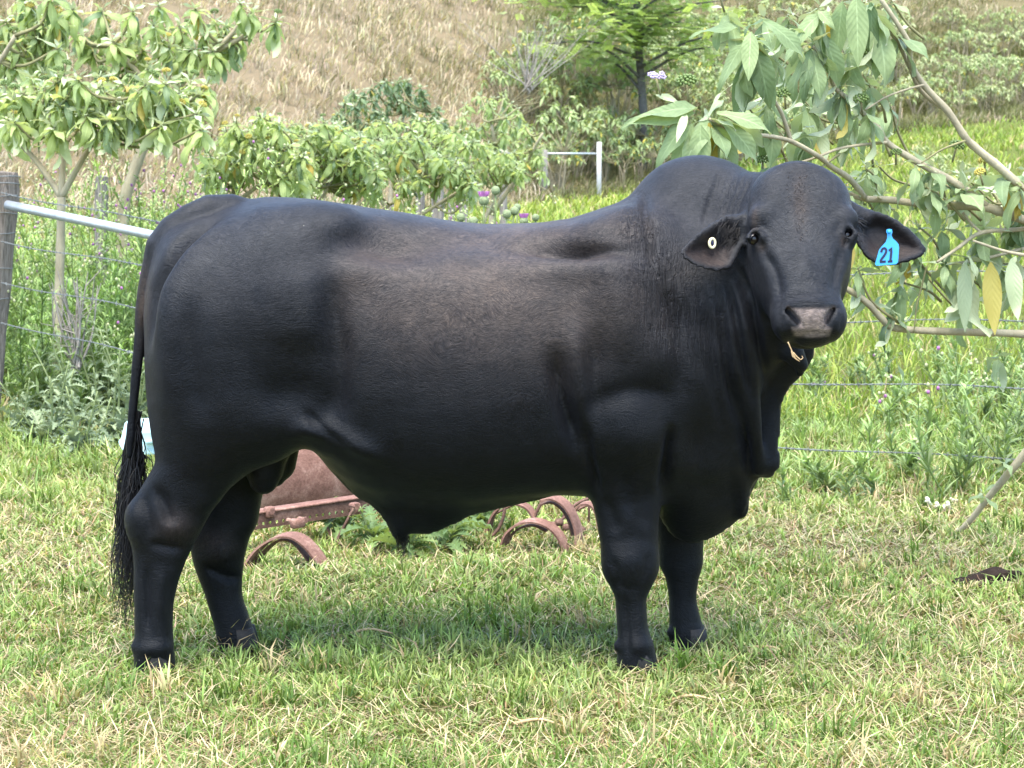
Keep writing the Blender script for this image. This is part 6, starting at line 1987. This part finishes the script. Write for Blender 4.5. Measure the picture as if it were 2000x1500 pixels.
# ------------------------------------------------------------------ small things lying about
def upturned_tub():
    MAT = simple_mat('pale_blue_plastic', (.42, .62, .64), .45, .15, 8, .05, 40, .4)
    c = P(287, 874, 11.0)
    root = thing('plastic_tub', 'pale blue plastic tub upturned in the weeds behind the tail', 'tub', c)
    a = math.radians(28)
    R = np.array(((math.cos(a), -math.sin(a), 0), (math.sin(a), math.cos(a), 0), (0, 0, 1))) @ np.array(((1, 0, 0), (0, math.cos(.35), -math.sin(.35)), (0, math.sin(.35), math.cos(.35))))
    prof = [(.175, -.10), (.178, -.085), (.165, -.082), (.150, .055), (.138, .072), (.120, .074), (.112, .066), (.0, .064)]
    ph = np.linspace(0, 2*math.pi, 32, endpoint=False)
    sq = (np.abs(np.cos(ph))**4 + np.abs(np.sin(ph))**4)**-.25
    v = []
    for r, z in prof:
        v.append(np.stack([np.cos(ph)*sq*r, np.sin(ph)*sq*r*.72, np.full(32, z)], -1))
    v = .72 * np.vstack(v) @ R.T + c + (0, 0, .07)
    f = [(i*32+j, i*32+(j+1) % 32, (i+1)*32+(j+1) % 32, (i+1)*32+j) for i in range(len(prof)-1) for j in range(32)]
    Acc().add(v, f).build('shell', MAT, root)
    add_box(Acc(), c + np.array((0, 0, .07)) + R @ np.array((.0, -.094, .0)), (.035, .008, .012), R, bevel=.003).build('handle', MAT, root)
upturned_tub()
def lump(name, label, cat, px, py, Y, half, seed, mat, rough=.25, group=None, ang=0.0):
    rr = np.random.default_rng(seed)
    c = P(px, py, Y) + np.array((0, 0, half[2]*.75))
    v, f, t = ellipsoid_geo((0, 0, 0), (1, 1, 1), None, 20, 12)
    nz = 1 + rough*snoise(v[:, 0], v[:, 1], v[:, 2], seed, 3, 2.6)
    v = v*nz[:, None]*np.asarray(half)
    ca, sa = math.cos(ang), math.sin(ang)
    v = np.stack([v[:, 0]*ca + v[:, 2]*sa, v[:, 1], -v[:, 0]*sa + v[:, 2]*ca], -1)
    acc = Acc().add(v + c, f); acc.f.append(t.astype(np.int32))
    o = acc.build(name, mat); tag(o, label, cat, group)
    return o
MAT_DUNG = simple_mat('dry_dung', (.030, .021, .017), .95, .5, 30, .9, 50, .1)
MAT_BONE = simple_mat('bleached_bone', (.72, .68, .54), .7, .25, 40, .3, 70, .3)
lump('dung_pad', 'dark brown lump of old dung in the grass at the right', 'dung', 1926, 1147, 7.98, (.090, .055, .036), 5, MAT_DUNG, .8)
def bone(px, py, Y, L, r, ang, label):
    c = P(px, py, Y) + np.array((0, 0, .03)); d = np.array((math.cos(ang), .2, -math.sin(ang))); d /= np.linalg.norm(d)
    acc = Acc(); t = np.linspace(-1, 1, 11)
    add_tube(acc, c + d*L*.5*t[:, None], r*(.62 + .55*np.abs(t)**3), 10)
    for s in (-1, 1):
        for k in (-1, 1):
            add_ell(acc, c + d*L*.5*s + np.array((0, .0, k*r*.5)), (r*.75, r*.75, r*.7), None, 9, 6)
    tag(acc.build('bone', MAT_BONE), label, 'bone', 'bleached bones by the stick')
bone(1817, 998, 9.72, .055, .012, .9, 'bleached bone, leftmost of those beside the leaning stick'); bone(1836, 1002, 9.70, .035, .013, .4, 'short bleached bone in the middle of the little group'); bone(1856, 1006, 9.66, .05, .012, 1.0, 'bleached bone, rightmost of the little group')
bone(1866, 990, 9.9, .045, .010, .1, 'bleached bone lying flat behind the others')
lump('pale_stone', 'small white stone in the green grass right of the brisket', 'stone', 1692, 955, 10.45, (.018, .014, .020), 11, MAT_BONE, .2)
lump('pale_stone', 'small white stone in the dry grass below the brisket', 'stone', 1589, 1081, 8.68, (.014, .012, .012), 12, MAT_BONE, .2)
lump('dung_pad', 'small dark lump of dung left of the hind hooves', 'dung', 128, 1118, 8.28, (.02, .02, .016), 15, MAT_DUNG, .4)
MAT_DRYLEAF = simple_mat('dry_leaf_litter', (.45, .34, .20), .8, .4, 30)
for k, (px, py, lb) in enumerate(((1345, 1392, 'pale dead stalk in the grass in front of the forelegs'), (1055, 1440, 'long pale dead stalk in the bottom middle of the grass'), (720, 1258, 'dead stalk in front of the far hind hoof'), (1510, 1295, 'dead stalk in the grass right of the forelegs'))):
    Y_ = 6445/(py - 342); c_ = P(px, py, Y_); a0 = RNG.uniform(-.6, .6)
    o_ = Acc(); L_ = RNG.uniform(.06, .10); d_ = np.array((math.cos(a0), -.3, -math.sin(a0)*.5))
    add_tube(o_, crom(np.array([c_ - d_*L_ + (0, 0, .03), c_ + (0, 0, .05), c_ + d_*L_ + (0, 0, .035)]), 5), np.linspace(.006, .0025, 11), 6)
    tag(o_.build('dead_stalk', MAT_STRAW), lb, 'stalk')
